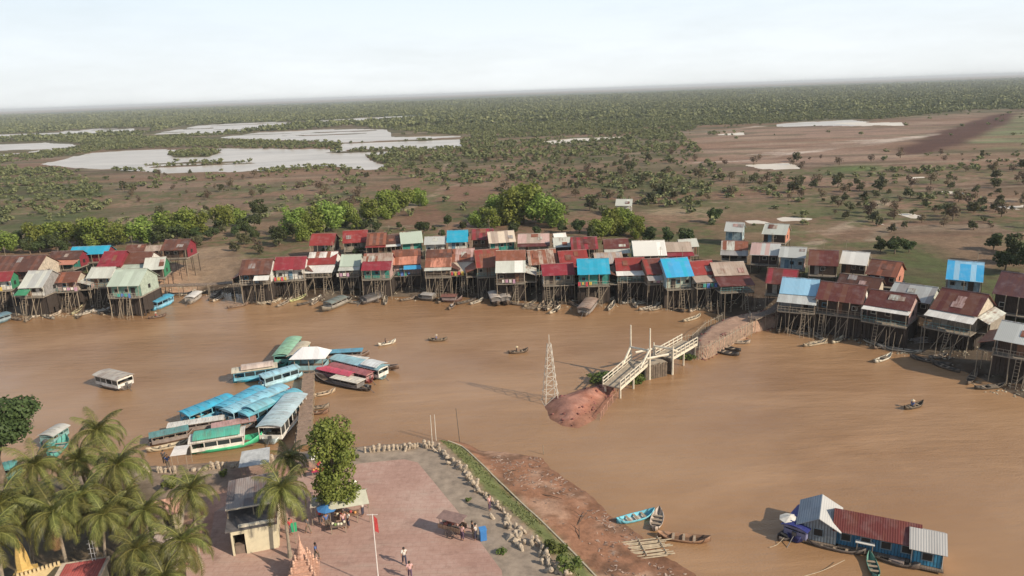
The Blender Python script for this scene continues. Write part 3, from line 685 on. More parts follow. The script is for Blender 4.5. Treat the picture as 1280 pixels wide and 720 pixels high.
# ---- middle, behind
H('small bright red roof on thin posts, first of the rear row', 386, 307, 417, 306, 292, 'red', rust=.05, gable='dkwood', wall='greywood', front=False, open_front=True, ze=6.8)
H('bright red roofed house by the bamboo, second of the rear row', 428, 304, 460, 302, 288, 'red', rust=.05, gable='grey', wall='greywood', front=False, ze=7.0)
H('red brown roofed house with a red lower sheet beside the bright red one', 457, 307, 482, 306, 291, 'brown', b='rust', stripe=.4, gable='wood', wall='dkwood', front=False, ze=6.8, yp=309, porch='red')
H('dark brown roofed house with a white porch edge in the rear row', 482, 305, 501, 304, 293, 'dkbrown', gable='wood', wall='dkwood', front=False, ze=6.8, yp=308, porch='white')
H('pale sage roofed house over a dark green front in the rear row', 501, 305, 529, 303, 290, 'pgreen', rust=.03, gable='ltgrey', wall='teal', front=False, ze=7.0)
H('low grey roofed house with a pale front wall west of the cyan rear roof', 530, 306, 557, 305, 296, 'silver', rust=.05, gable='white', wall='white', front=False, ze=6.6, wh=2.4)
H('small bright cyan roofed house with white side wall in the rear row', 558, 303, 585, 302, 288, 'cyan', rust=.02, gable='white', wall='white', front=False, ze=7.0)
H('dark crimson flat looking roof just east of the small cyan one', 589, 300, 617, 299, 286, 'dkred', b='crimson', stripe=.4, gable='wood', wall='wood', front=False, ze=7.0)
H('cream grey roofed house with a wide tan gable in the rear row', 611, 304, 645, 302, 289, 'tan', b='cream', stripe=.5, rust=.1, gable='cream', wall='teal', front=False, ze=7.0)
H('grey tan roofed house with a thin red porch in the rear row', 647, 304, 687, 303, 292, 'tan', b='pink', stripe=.4, rust=.15, gable='cream', wall='cream', front=False, ze=6.8, yp=308, porch='dkred')
H('low whitish roof between the tan and the dark crimson rear roofs', 692, 309, 718, 308, 297, 'ltgrey', rust=.05, gable='white', wall='dkwood', front=False, ze=6.4)
H('tiny white roofed kiosk behind the low whitish roof', 693, 299, 709, 298, 292, 'white', rust=.0, gable='white', wall='grey', front=False, ze=6.6, cat='hut')
H('dark crimson roofed house with a tan gable in the rear row', 714, 312, 748, 311, 296, 'dkred', b='crimson', stripe=.3, gable='tan', wall='dkwood', front=False, ze=6.8)
H('dark red roofed house with a whitish porch sheet left of the white roof', 755, 311, 787, 310, 299, 'dkred', gable='tan', wall='wood', front=False, ze=6.8, yp=317, porch='ltgrey')
H('bright white roofed house, widest of the rear row', 792, 320, 834, 319, 301, 'white', rust=.0, gable='greenwall', wall='dkwood', front=False, ze=6.8)
H('grey tan roofed house with crimson porch and side, right of the white roof', 833, 315, 866, 314, 303, 'tan', rust=.1, gable='crimson', wall='red', front=False, ze=6.8, yp=320, porch='crimson')
H('pale roofed small house with a salmon gable beside the bare ground', 850, 309, 874, 308, 299, 'ltgrey', rust=.05, gable='salmon', wall='wood', front=False, ze=6.8)
H('rust striped roof house with a grey porch sheet, rear row right side', 901, 312, 935, 313, 301, 'rust', b='ltgrey', stripe=.5, rust=.5, gable='wood', wall='dkwood', front=False, ze=6.8, yp=319, porch='grey')
H('pinkish grey roofed house over a dark front, rear row right side', 937, 318, 974, 320, 304, 'pink', b='silver', stripe=.5, rust=.1, gable='grey', wall='dkwood', front=False, ze=6.8)
H('pale blue grey roofed house with pale green wall, rear row right side', 973, 321, 1007, 323, 309, 'silver', rust=.03, gable='pink', wall='bluewall', front=False, ze=7.0, wh=2.4)
H('dark maroon roofed house among poles, left of the right hand white roof', 1010, 331, 1048, 333, 313, 'dkred', b='brown', stripe=.35, gable='wood', wall='dkwood', front=False, ze=6.9)
H('white roofed house on dark wooden walls, rear row far right', 1049, 329, 1084, 332, 315, 'white', rust=.03, gable='tan', wall='dkwood', front=False, ze=6.9)
H('red brown striped roof house with crimson front and salmon gable', 1081, 342, 1121, 347, 326, 'brown', b='rust', stripe=.4, gable='salmon', wall='dkred', front=False, ze=7.0)
# ---- on the plain
H('small pale blue walled house with a white roof, alone on the green', 905, 289, 929, 290, 278, 'silver', rust=.0, gable='bluewall', wall='bluewall', front=False, ze=6.6, wh=2.3, cat='house')
H('pale grey roofed house with a coral red gable wall at the village edge', 952, 292, 983, 294, 280, 'ltgrey', rust=.03, gable='salmon', wall='dkwood', front=False, ze=7.2, cat='house')
H('small grey white house standing alone beside green bamboo on the plain', 769, 257, 790, 257, 249, 'ltgrey', rust=.0, gable='white', wall='white', front=False, ze=6.4, wh=2.6, cat='house')
# ---- right bank
H('dark crimson roofed house behind the earth causeway landing', 956, 354, 996, 357, 336, 'dkred', b='crimson', stripe=.3, gable='wood', wall='dkwood', front=False)
H('light blue roofed house with a whitish porch roof, first of the right bank', 974, 366, 1022, 370, 348, 'pblue', rust=.02, gable='silver', wall='grey', yp=379, porch='silver', wh=2.4)
H('dark red brown roofed house with a pale gable next to the light blue roof', 1019, 373, 1079, 380, 354, 'dkred', b='brown', stripe=.3, gable='white', wall='dkwood', wh=2.3)
H('dull brown roofed long house partly hidden behind the waterfront of the right bank', 1044, 357, 1098, 364, 345, 'dkbrown', gable='cream', wall='dkwood', front=False)
H('dark crimson roofed house edged by a white front sheet and whitish gable', 1080, 380, 1138, 389, 365, 'dkred', gable='pink', wall='dkwood', yp=390, porch='white', wh=2.4)
H('grey roofed house behind the crimson roof with the white edge', 1108, 371, 1163, 380, 356, 'silver', b='grey', stripe=.4, rust=.1, gable='ltgrey', wall='dkwood', front=False)
H('large dark red roofed house with a big cream gable and white front sheet', 1162, 385, 1222, 396, 364, 'dkred', b='brown', stripe=.3, gable='cream', wall='greywood', yp=399, porch='white', wh=2.5, ze=6.5)
H('stepped light blue roofed house on the grass behind the right bank', 1182, 349, 1229, 353, 327, 'pblue', b='skyblue', stripe=.25, rust=.02, gable='silver', wall='bluewall', front=False, ze=7.0)
H('dark purple brown roofed tall building at the far right edge', 1240, 366, 1310, 376, 343, 'purple', gable='dkwood', wall='dkwood', front=False, ze=7.2, wh=3)
H('light grey faded roof house at the right edge above the dark boats', 1242, 424, 1310, 436, 406, 'silver', rust=.0, gable='silver', wall='dkwood', ze=6.0, k=.5)
# ---- hanging cloth on railings: things of their own
cm = [M(c_, .9, .15, 'cloth', 6) for c_ in ((.55, .08, .1), (.1, .2, .5), (.7, .66, .6), (.6, .45, .1), (.08, .35, .3), (.5, .3, .4))]
for i, hs in enumerate([h_ for h_ in HOUSES if h_[10]][:24]):
    root, label, w, D, e, f, yf, q, mid, zb, front = hs
    if i % 2: continue
    r = random.Random(i * 7 + 1); p = mid + q @ Vector((r.uniform(-.3, .3) * w, yf - .02, 0)); p.z = zb + f + .87
    short = ' '.join(label.replace(',', ' ').split()[:9])
    while short.split()[-1] in ('with', 'a', 'an', 'and', 'the', 'of', 'on', 'in', 'by', 'over', 'under', 'its', 'at'): short = ' '.join(short.split()[:-1])
    t = thing('laundry_line', 'washing hung below the ' + short, 'laundry', p, math.atan2(q[1][0], q[0][0]), 'washing hung on the house railings')
    MB().tube((-1.3, 0, 0), (1.3, 0, 0), .02, n=4).build('line', polewood, t)
    for j in range(4):
        xx = -1.1 + j * .7; hh = r.uniform(.5, .9); ww = r.uniform(.4, .6)
        mb = MB(); n_ = 6
        mb.add([(xx + ww * a_ / n_ - ww / 2, -.04 - .04 * math.sin(a_ * 2.1) - o_, -hh * b_) for o_ in (0, .02) for b_ in (0, 1) for a_ in range(n_ + 1)],
               [(a_, a_ + 1, a_ + 8, a_ + 7) for a_ in range(n_)] + [(a_ + 14, a_ + 21, a_ + 22, a_ + 15) for a_ in range(n_)])
        mb.build('cloth', cm[(i + j * 3) % 6], t)
# ---------------------------------------------------------------- boats
def hullmb(L, Bm, Hh, bow=.5, stern=.25, nose=.35, t=.05, flat=.55, n=15, blunt=.25):
    """open plank hull along +x: rounded section, ends swept up"""
    sec = []
    for i in range(n):
        s = i / (n - 1); xx = (s - .5) * L
        wd = Bm / 2 * (1 - (abs(2 * s - 1) ** 3.0) * (1 - (blunt if s < .5 else .04)))
        kz = bow * max(0, (s - .62) / .38) ** 2 + stern * max(0, (.3 - s) / .3) ** 2
        sec.append((xx, wd, kz))
    outer, inner = [], []
    for xx, wd, kz in sec:
        outer += [(xx, -wd, Hh + kz), (xx, -wd * .85, Hh * .35 + kz * .9), (xx, -wd * flat, -.12 + kz * .75), (xx, wd * flat, -.12 + kz * .75), (xx, wd * .85, Hh * .35 + kz * .9), (xx, wd, Hh + kz)]
        w2 = max(.01, wd - t)
        inner += [(xx, -w2, Hh + kz), (xx, -w2 * .82, Hh * .4 + kz * .9), (xx, -w2 * flat, .0 + kz * .78), (xx, w2 * flat, .0 + kz * .78), (xx, w2 * .82, Hh * .4 + kz * .9), (xx, w2, Hh + kz)]
    vs = outer + inner; o = len(outer); fs = []
    for i in range(n - 1):
        for j in range(5):
            a = i * 6 + j; fs.append((a, a + 1, a + 7, a + 6)); fs.append((a + o, a + 6 + o, a + 7 + o, a + 1 + o))
        a = i * 6; fs.append((a, a + 6, a + 6 + o, a + o)); fs.append((a + 5, a + 5 + o, a + 11 + o, a + 11))
    fs.append(tuple(range(5, -1, -1))); fs.append(tuple(range(o, o + 6)))
    e = (n - 1) * 6; fs.append(tuple(e + i for i in range(6))); fs.append(tuple(o + e + i for i in range(5, -1, -1)))
    m_ = MB(); m_.add(vs, fs); return m_
def place2(a, b, z=0.0):
    p, q = P(*a, z), P(*b, z); d = q - p
    return Vector(((p.x + q.x) / 2, (p.y + q.y) / 2, 0)), math.atan2(d.y, d.x), d.length
def canoe(label, a, b, col, inner=None, beam=1.0, group='canoes and small boats', z=0.0, seats=3, cargo=None, name='canoe', h=.34, bow=.45):
    c_, ang, L = place2(a, b, z); L = max(3.2, L)
    o = thing(name, label, 'canoe' if name == 'canoe' else 'boat', c_, ang, group)
    hullmb(L, beam, h, bow=bow, stern=bow * .6).build('hull', planks(col, 3, 'boat_planks', 'Y', .7), o, True)
    mb = MB(); mb.box((0, 0, .06), (L * .62, beam * .62, .04)); mb.build('floor_boards', M(inner or tuple(k * .6 for k in col), .85, .4), o)
    for i in range(seats):
        MB().box(((i - (seats - 1) / 2) * L * .2, 0, h * .82), (.22, beam * .92, .04)).build('seat', M((.36, .28, .2), .85), o)
    if cargo:
        MB().box((L * .1, 0, .25), (L * .25, beam * .6, .3)).build('load', M(cargo, .9, .4), o)
    return o
def longboat(label, a, b, hull, roof, wall=None, roof2=None, beam=2.0, z=0.0, rh=1.85, r0=.12, r1=.80, name='passenger_boat', glass=True, flatroof=False, group='roofed boats at the landing', rusty=.22, cab=None, trim=None, h=.55):
    """a -> stern, b -> bow"""
    c_, ang, L = place2(a, b, z)
    o = thing(name, label, 'boat', c_, ang, group)
    hb = hullmb(L, beam, h, bow=.7, stern=.25, blunt=.6, t=.07, n=19); hb.build('hull', M(hull, .6, .42, 'boat_paint', 1.2), o, True)
    tr_ = trim or tuple(min(1, k * 1.2 + .15) for k in hull); mb = MB()
    for s in (-1, 1): mb.path([((t_ - .5) * L, s * (beam / 2 * (1 - abs(2 * t_ - 1) ** 3.0 * (1 - (.6 if t_ < .5 else .04))) + .02), h + .7 * max(0, (t_ - .62) / .38) ** 2 + .25 * max(0, (.3 - t_) / .3) ** 2 + .02) for t_ in [i / 18 for i in range(19)]], .045, 4)
    mb.build('gunwale', M(tr_, .5, .15), o)
    MB().box((-.02 * L, 0, .22), (L * .8, beam * .72, .06)).build('deck', planks((.24, .17, .12), 6, 'deck_boards', 'X'), o)
    xa, xb = (r0 - .5) * L, (r1 - .5) * L; hw_ = beam / 2 - .08
    n_ = max(3, int((xb - xa) / 1.3)); wc = wall or tuple(min(1, k * .8 + .15) for k in hull)
    wmt = M(wc, .65, .35, 'boat_paint', 1.2)
    for s in (-1, 1):
        MB().box(((xa + xb) / 2, s * hw_, h + .2), (xb - xa, .05, .45)).build('side_panel', wmt, o)
        MB().box(((xa + xb) / 2, s * hw_, rh - .14), (xb - xa, .05, .2)).build('window_header', wmt, o)
        for i in range(n_ + 1):
            xx = xa + .05 + i * (xb - xa - .1) / n_
            MB().box((xx, s * hw_, (h + .35 + rh - .2) / 2), (.1, .07, rh - h - .5)).build('post', wmt, o)
    if glass:
        for s in (-1, 1):
            for i in range(n_):
                x0_ = xa + .1 + i * (xb - xa - .1) / n_; x1_ = xa + (i + 1) * (xb - xa - .1) / n_
                if (i * 7 + int(L * 10)) % 4: MB().box(((x0_ + x1_) / 2, s * (hw_ - .03), (h + .42 + rh - .24) / 2), (x1_ - x0_ - .1, .02, rh - h - .68)).build('window', GLASS, o)
    for xx in (xa, xb): MB().box((xx, 0, h + .3), (.05, hw_ * 2, .55)).build('end_panel', wmt, o); MB().box((xx, 0, rh - .12), (.05, hw_ * 2, .22)).build('end_header', wmt, o)
    rows = MB()
    for i in range(n_): rows.box((xa + .6 + i * (xb - xa - .8) / n_, -hw_ * .5, .55), (.4, hw_ * .75, .08)); rows.box((xa + .6 + i * (xb - xa - .8) / n_, hw_ * .5, .55), (.4, hw_ * .75, .08))
    rows.build('benches', M((.4, .3, .2), .8), o)
    def roofpart(nm, x0_, x1_, zz, col):
        m_ = MB(); ow = hw_ + .22; k_ = 7; vs = []
        for xx in (x0_, x1_):
            for up in (0, -.05):
                for j in range(k_):
                    yy = -ow + 2 * ow * j / (k_ - 1); vs.append((xx, yy, zz + up + (.0 if flatroof else .26 * (1 - (yy / ow) ** 2))))
        fs = []
        for j in range(k_ - 1):
            fs += [(j, 2 * k_ + j, 2 * k_ + j + 1, j + 1), (k_ + j, k_ + j + 1, 3 * k_ + j + 1, 3 * k_ + j), (j, j + 1, k_ + j + 1, k_ + j), (2 * k_ + j, 3 * k_ + j, 3 * k_ + j + 1, 2 * k_ + j + 1)]
        fs += [(0, k_, 3 * k_, 2 * k_), (k_ - 1, 3 * k_ - 1, 4 * k_ - 1, 2 * k_ - 1)]
        return m_.add(vs, fs).build(nm, roofmat(tuple(col), None, rusty), o)
    ro = roofpart('roof', xa - .25, xb + .25, rh, roof)
    mb = MB()
    for i in range(n_): xx = xa + .4 + i * (xb - xa - .6) / n_; mb.box((xx, 0, rh + (.02 if flatroof else .28)), (.06, hw_ * 1.2, .05))
    mb.build('roof_battens', M(tuple(k * .8 for k in roof), .7), ro)
    if roof2: roofpart('upper_roof', xa + (xb - xa) * roof2[1], xa + (xb - xa) * roof2[2], rh + .32, roof2[0])
    if cab:
        MB().box((xb + .5, 0, .95), (.9, hw_ * 1.5, .8)).build('wheelhouse', M(cab, .5), o)
    # long-tail engine and steering at the stern
    en = MB(); en.box((-L * .46, 0, h + .35), (.5, .35, .35)); en.tube((-L * .46, 0, h + .3), (-L * .5 - 1.4, .2, -.2), .04); en.build('engine', M((.12, .12, .12), .5), o)
    return o
gm_, gnt, gbs = nodes('window_glass'); gbs.inputs['Base Color'].default_value = (.03, .045, .05, 1); gbs.inputs['Roughness'].default_value = .08; GLASS = gm_
BL = dict(cy=(.05, .42, .60), lb=(.34, .60, .72), wb=(.60, .72, .76), tl=(.10, .45, .38), gr=(.06, .50, .26), wh=(.78, .76, .70), cr=(.62, .56, .42), wd=(.16, .10, .07), pk=(.62, .13, .17), mr=(.28, .06, .06), st=(.32, .50, .55))
G_N = 'passenger boats moored beside the jetty'
# north cluster (around the jetty shelter)
longboat('pale green roofed boat pointing away, furthest boat left of the white shelter', (350, 461), (370, 434), BL['tl'], (.30, .55, .38), beam=2.3, r1=.95, group=G_N)
longboat('cream roofed boat wedged between the pale green boat and white shelter', (366, 462), (383, 440), BL['tl'], BL['cr'], beam=1.9, r1=.9, group=G_N)
longboat('turquoise boat with a faded cream roof, leftmost beside the shelter', (292, 478), (356, 469), BL['cy'], (.62, .58, .46), beam=2.2, r0=.03, r1=.85, roof2=((.66, .54, .46), .18, .95), group=G_N)
longboat('light blue boat with many side windows under the shelter', (326, 486), (382, 469), BL['lb'], BL['lb'], beam=1.9, r0=.05, r1=.8, group=G_N)
canoe('long faded red boat lying empty just below the light blue window boat', (313, 491), (364, 489), (.36, .10, .08), beam=1.2, cargo=None)
canoe('dark low canoe between the red boat and the blue roofs', (303, 500), (352, 495), (.12, .09, .07), beam=1.1)
# south cluster
longboat('turquoise roofed boat, leftmost of the blue roofs below the shelter', (231, 534), (290, 510), BL['cy'], (.06, .45, .66), beam=2.3, r0=.03, r1=.96, glass=False, group=G_N)
longboat('sky blue roofed boat behind the widest blue roof, in mid cluster', (276, 527), (330, 497), BL['cy'], (.10, .46, .66), beam=2.2, r0=.05, r1=.9, glass=False, group=G_N)
longboat('boat with the longest pale blue roof and open dark front, in mid cluster', (284, 531), (358, 496), BL['lb'], (.30, .62, .76), beam=2.4, r0=.03, r1=.94, glass=False, group=G_N)
longboat('turquoise boat with windows in line, alongside the longest blue roof', (304, 535), (378, 501), BL['cy'], (.16, .55, .68), beam=2.2, r0=.03, r1=.9, group=G_N, roof2=((.26, .6, .7), .1, .5))
longboat('white and pale blue bus shaped boat, largest, right beside the jetty', (338, 556), (376, 508), BL['wb'], (.50, .64, .68), BL['wh'], beam=2.9, rh=2.3, r0=.03, r1=.88, group=G_N)
longboat('slim boat with a narrow white roof in front of the turquoise roofs', (212, 543), (283, 532), BL['wd'], BL['wh'], beam=1.3, rh=1.25, r0=.02, r1=.95, glass=False, group=G_N, flatroof=True, h=.35)
longboat('slim boat with a dull teal roof, leftmost and lowest in the cluster', (188, 557), (243, 545), BL['wd'], (.14, .32, .31), beam=1.5, rh=1.35, r0=.05, r1=.85, glass=False, group=G_N, flatroof=True, h=.35)
longboat('slim boat with a dusty pink roof between green boat and turquoise boats', (262, 544), (322, 533), BL['wd'], (.58, .36, .33), beam=1.4, rh=1.2, r0=.1, r1=.95, glass=False, group=G_N, flatroof=True, h=.35)
canoe('long pale wooden canoe below the teal roofed slim boat', (183, 566), (242, 553), (.48, .40, .28), beam=1.1)
longboat('bright green boat with white window panels and a teal upper roof', (240, 566), (329, 552), BL['gr'], (.78, .74, .68), BL['wh'], roof2=((.10, .46, .34), .05, .95), beam=2.5, rh=1.8, r0=.02, r1=.74, group=G_N, trim=(.12, .75, .4))
# east of the jetty
G_E = 'boats moored east of the jetty shelter'
longboat('boat with a flat faded blue roof, furthest out on the east side', (408, 449), (462, 446), BL['wd'], (.13, .38, .52), beam=1.5, rh=1.3, r0=.05, r1=.82, glass=False, group=G_E, flatroof=True, h=.35)
longboat('long brown boat with a white roof, sticking out furthest east', (424, 455), (499, 464), BL['wd'], BL['wh'], beam=1.6, rh=1.3, r0=.05, r1=.45, glass=False, group=G_E, flatroof=True, h=.4)
longboat('pale blue and white boat with a square glazed stern cabin', (480, 474), (414, 458), (.38, .58, .62), (.34, .58, .66), BL['wh'], beam=2.2, r0=.0, r1=.88, group=G_E, roof2=((.72, .76, .76), .02, .35))
longboat('boat with a dark red sheet roof below the pale blue one', (464, 479), (412, 466), BL['mr'], (.38, .13, .14), beam=1.6, rh=1.5, r0=.02, r1=.9, glass=False, group=G_E)
longboat('boat with a bright pinkish red roof close to the jetty', (446, 480), (398, 469), BL['mr'], (.62, .10, .16), beam=1.5, rh=1.4, r0=.1, r1=.9, glass=False, group=G_E)
longboat('dark boat with a short white roof, nearest east of the jetty', (462, 489), (394, 474), (.07, .05, .04), (.72, .68, .58), beam=1.7, rh=1.3, r0=.15, r1=.6, glass=False, group=G_E, flatroof=True, h=.4)
canoe('sandy coloured canoe touching the jetty on its east side', (390, 497), (420, 490), (.50, .38, .26), beam=.9)
canoe('thin grey canoe beside the jetty, below the sandy one', (386, 512), (408, 510), (.30, .24, .18), beam=.8)
canoe('half sunk brown canoe beside the jetty, lowest on the east side', (385, 518), (407, 517), (.26, .15, .10), beam=.8, seats=1)
# boats in the stream and along the banks
longboat('grey white covered boat moving alone on the river at left', (160, 487), (127, 479), (.25, .22, .2), (.50, .47, .42), BL['wh'], beam=2.6, rh=1.9, r0=.04, r1=.9, group='boats out on the river', rusty=.35)
longboat('boat with blue roof moored by the earth landing', (190, 389), (217, 377), (.12, .42, .6), (.08, .42, .62), beam=2.4, rh=1.8, r0=.05, r1=.8, group='boats along the village bank', glass=False)
longboat('dark blue grey boat cut by the left edge', (-16, 408), (14, 399), (.14, .22, .26), (.16, .28, .34), beam=2.4, rh=1.5, r0=.05, r1=.85, group='boats along the village bank', glass=False)
longboat('thatch grey covered boat anchored below the cyan and teal house', (729, 396), (741, 381), (.2, .16, .13), (.42, .33, .27), beam=2.3, rh=1.5, r0=.05, r1=.9, group='boats along the village bank', glass=False, rusty=.5)
longboat('grey green covered boat with a wooden bow under the waterfront', (437, 376), (403, 391), (.2, .17, .13), (.20, .24, .22), beam=2.2, rh=1.5, r0=.25, r1=.8, group='boats along the village bank', glass=False)
for lb, a, b in (('covered boat with a pale end hood, left one of the pair tied together', (616, 372), (622, 384)), ('covered boat with a pale end hood, right one of the pair tied together', (628, 372), (634, 383))):
    longboat(lb, a, b, (.1, .07, .05), (.62, .56, .5), beam=1.9, rh=1.4, r0=.1, r1=.75, group='boats along the village bank', glass=False)
longboat('dark tarp covered boat beside the white bowed skiff', (452, 381), (480, 371), (.1, .08, .07), (.09, .09, .09), beam=2.0, rh=1.3, r0=.1, r1=.8, group='boats along the village bank', glass=False)
longboat('grey hooded boat at the scaffold house', (524, 374), (545, 376), (.14, .11, .08), (.40, .38, .35), beam=1.8, rh=1.3, r0=.3, r1=.9, group='boats along the village bank', glass=False)
longboat('maroon brown covered boat near the cream porch house', (553, 377), (578, 377), (.15, .08, .06), (.20, .09, .07), beam=1.9, rh=1.3, r0=.05, r1=.7, group='boats along the village bank', glass=False)
longboat('small white roofed boat off the earth landing', (236, 381), (250, 371), (.3, .26, .22), (.74, .72, .68), beam=2.0, rh=1.4, r0=.1, r1=.8, group='boats along the village bank', glass=False)
cs = [('yellow green striped canoe below the striped crimson roof', (362, 378), (383, 371), (.5, .52, .25)),
 ('greyish canoe with a bright plank beside the yellow striped one', (322, 381), (352, 376), (.45, .38, .28)),
 ('small brown canoe off the first brown roofed house', (284, 386), (311, 381), (.2, .13, .09)),
 ('pale canoe lying west of the yellow striped canoe on the mud', (266, 378), (281, 370), (.5, .42, .33)),
 ('bleached canoe beneath the grey white porch of the red house', (390, 377), (402, 372), (.6, .55, .45)),
 ('pale canoe crossing near the narrow pale green house', (424, 374), (444, 366), (.52, .46, .36)),
 ('pale pointed canoe below the crimson porch house', (484, 372), (490, 364), (.5, .45, .36)),
 ('small dark rowing canoe in front of the maroon covered boat', (561, 388), (569, 381), (.2, .14, .1)),
 ('whitish canoe under the wide whitish lower roof', (590, 367), (603, 366), (.6, .56, .5)),
 ('weathered canoe below the crowded crimson porch, western one', (655, 385), (672, 376), (.3, .24, .17)),
 ('weathered canoe below the crowded crimson porch, middle one', (672, 389), (682, 377), (.36, .28, .2)),
 ('weathered canoe below the crowded crimson porch, pale eastern one', (684, 389), (693, 376), (.46, .38, .28)),
 ('long pale canoe at an angle, off the crowded crimson porch', (687, 393), (701, 385), (.6, .52, .4)),
 ('pale canoe under the bright cyan roofed house', (715, 378), (733, 374), (.46, .4, .32)),
 ('wide bleached canoe just east of the thatch grey boat', (744, 379), (768, 375), (.55, .48, .38)),
 ('bleached canoe under the red house with a white porch', (779, 380), (792, 377), (.6, .55, .46)),
 ('pale canoe beneath the dark red roofed house', (793, 381), (810, 378), (.55, .5, .4)),
 ('brown canoe beneath the sky blue roofed house', (812, 389), (826, 386), (.35, .28, .2)),
 ('thin canoe pulled up beneath the patched tan porch', (862, 391), (874, 384), (.45, .38, .3)),
 ('pale canoe on the water left of the causeway foot', (854, 403), (876, 396), (.5, .42, .3)),
 ('first light canoe from the left bank under pale stilts', (40, 398), (62, 391), (.5, .44, .36)),
 ('second canoe under the pale stilts, tan and short', (62, 397), (78, 391), (.42, .34, .26)),
 ('yellowish canoe under the low house with white clutter', (90, 394), (104, 385), (.46, .42, .26)),
 ('grey canoe right of the yellowish one', (107, 392), (118, 385), (.4, .38, .34)),
 ('whitish canoe close to the pale green roofed house', (120, 390), (134, 388), (.55, .5, .44)),
 ('dark flat canoe with a white rim beside the causeway, longest', (886, 437), (924, 446), (.10, .085, .075)),
 ('dark flat canoe tucked inside the longest one by the causeway', (894, 431), (926, 441), (.08, .07, .06)),
 ('thin pole like canoe pointing out from the causeway', (905, 428), (938, 430), (.42, .34, .26)),
 ('small white bowed boat at the causeway landing', (944, 408), (952, 402), (.7, .66, .58)),
 ('pale canoe off the light blue roofed house of the right bank', (1004, 434), (1034, 428), (.4, .32, .22)),
 ('white bowed canoe with gear below the white edged crimson house', (1093, 454), (1114, 446), (.62, .58, .48)),
 ('grey canoe lying under the cream gabled house, left one', (1161, 449), (1184, 446), (.24, .2, .17)),
 ('grey canoe lying under the cream gabled house, right one', (1186, 450), (1203, 446), (.24, .2, .17)),
 ('dark canoe heaped with nets near the right edge', (1218, 487), (1256, 484), (.08, .065, .05)),
 ('dark canoe beside the nets canoe, closer to the stilts', (1230, 473), (1262, 468), (.10, .08, .06)),
 ('pale canoe with a white rim near the right bank jetty', (1040, 430), (1054, 424), (.5, .44, .32)),
 ('tiny dark canoe drifting in open water, right half of the river', (1136, 511), (1148, 508), (.12, .09, .06)),
 ('tiny canoe with one rower in mid river near the lattice tower', (639, 442), (657, 440), (.14, .1, .07)),
 ('tiny canoe with one rower north of the pale boat pair', (540, 426), (555, 426), (.2, .15, .1)),
 ('small white hulled canoe with a rower off the east boats', (477, 432), (491, 429), (.7, .64, .52)),
 ('tiny brown canoe with a rower below the blue roofed landing boat', (191, 398), (203, 396), (.16, .1, .07)),
 ('narrow blue and white canoe with a red tip on the mud shore', (771, 655), (818, 643), (.16, .50, .62)),
 ('bleached grey canoe with holes, crossways by the blue one', (818, 665), (824, 641), (.46, .38, .32)),
 ('long brown half sunk canoe off the bamboo raft', (822, 671), (888, 679), (.30, .17, .10))]
CN = {}
for st, n_, sh_ in (('under the left cluster of houses', 6, [(8, 398), (150, 389)]), ('in the gap between the two clusters', 5, [(212, 372), (300, 372)]), ('under the western half of the middle row', 10, [(305, 376), (520, 375)]),
                    ('under the eastern half of the middle row', 12, [(535, 374), (850, 388)]), ('along the shaded foot of the right bank', 10, [(960, 412), (1225, 480)])):
    for i in range(n_):
        t_ = (i + rnd.uniform(.1, .9)) / n_; px = sh_[0][0] + (sh_[1][0] - sh_[0][0]) * t_; c_ = P(px, 0, 0) if False else None
        py = float(np.interp(px, [0, 60, 130, 172, 196, 245, 290, 340, 420, 500, 560, 640, 700, 760, 830, 880, 950, 1000, 1060, 1110, 1160, 1215, 1280], [396, 393, 389, 381, 368, 364, 367, 375, 377, 371, 371, 375, 381, 378, 382, 388, 405, 413, 419, 430, 447, 470, 497])) + rnd.uniform(2, 6)
        a_ = P(px, py, 0); q_ = rnd.uniform(-1.2, 1.2) + 1.57; l_ = rnd.uniform(1.9, 3.2); d2 = Vector((math.cos(q_), math.sin(q_), 0)) * l_
        p0, p1 = proj(a_ - d2), proj(a_ + d2); k_ = rnd.uniform(.5, 1.5)
        canoe('weathered narrow canoe moored among the stilts ' + st, p0, p1, rnd.choice([(.11, .085, .065), (.2, .15, .11), (.32, .26, .2), (.42, .37, .3)]), beam=.95, group='canoes ' + st, seats=2)
for lb, a, b, col in cs:
    CN[lb] = canoe(lb, a, b, col, inner=(.62, .58, .5) if 'blue and white' in lb else None, beam=1.25 if b[1] > 600 or 'flat' in lb else (1.0 if abs(b[0] - a[0]) > 14 else .9), cargo=(.2, .16, .12) if 'nets' in lb or 'gear' in lb else None)
def child(k, name, mb, mat): return mb.build(name, mat, [v for q_, v in CN.items() if k in q_][0])
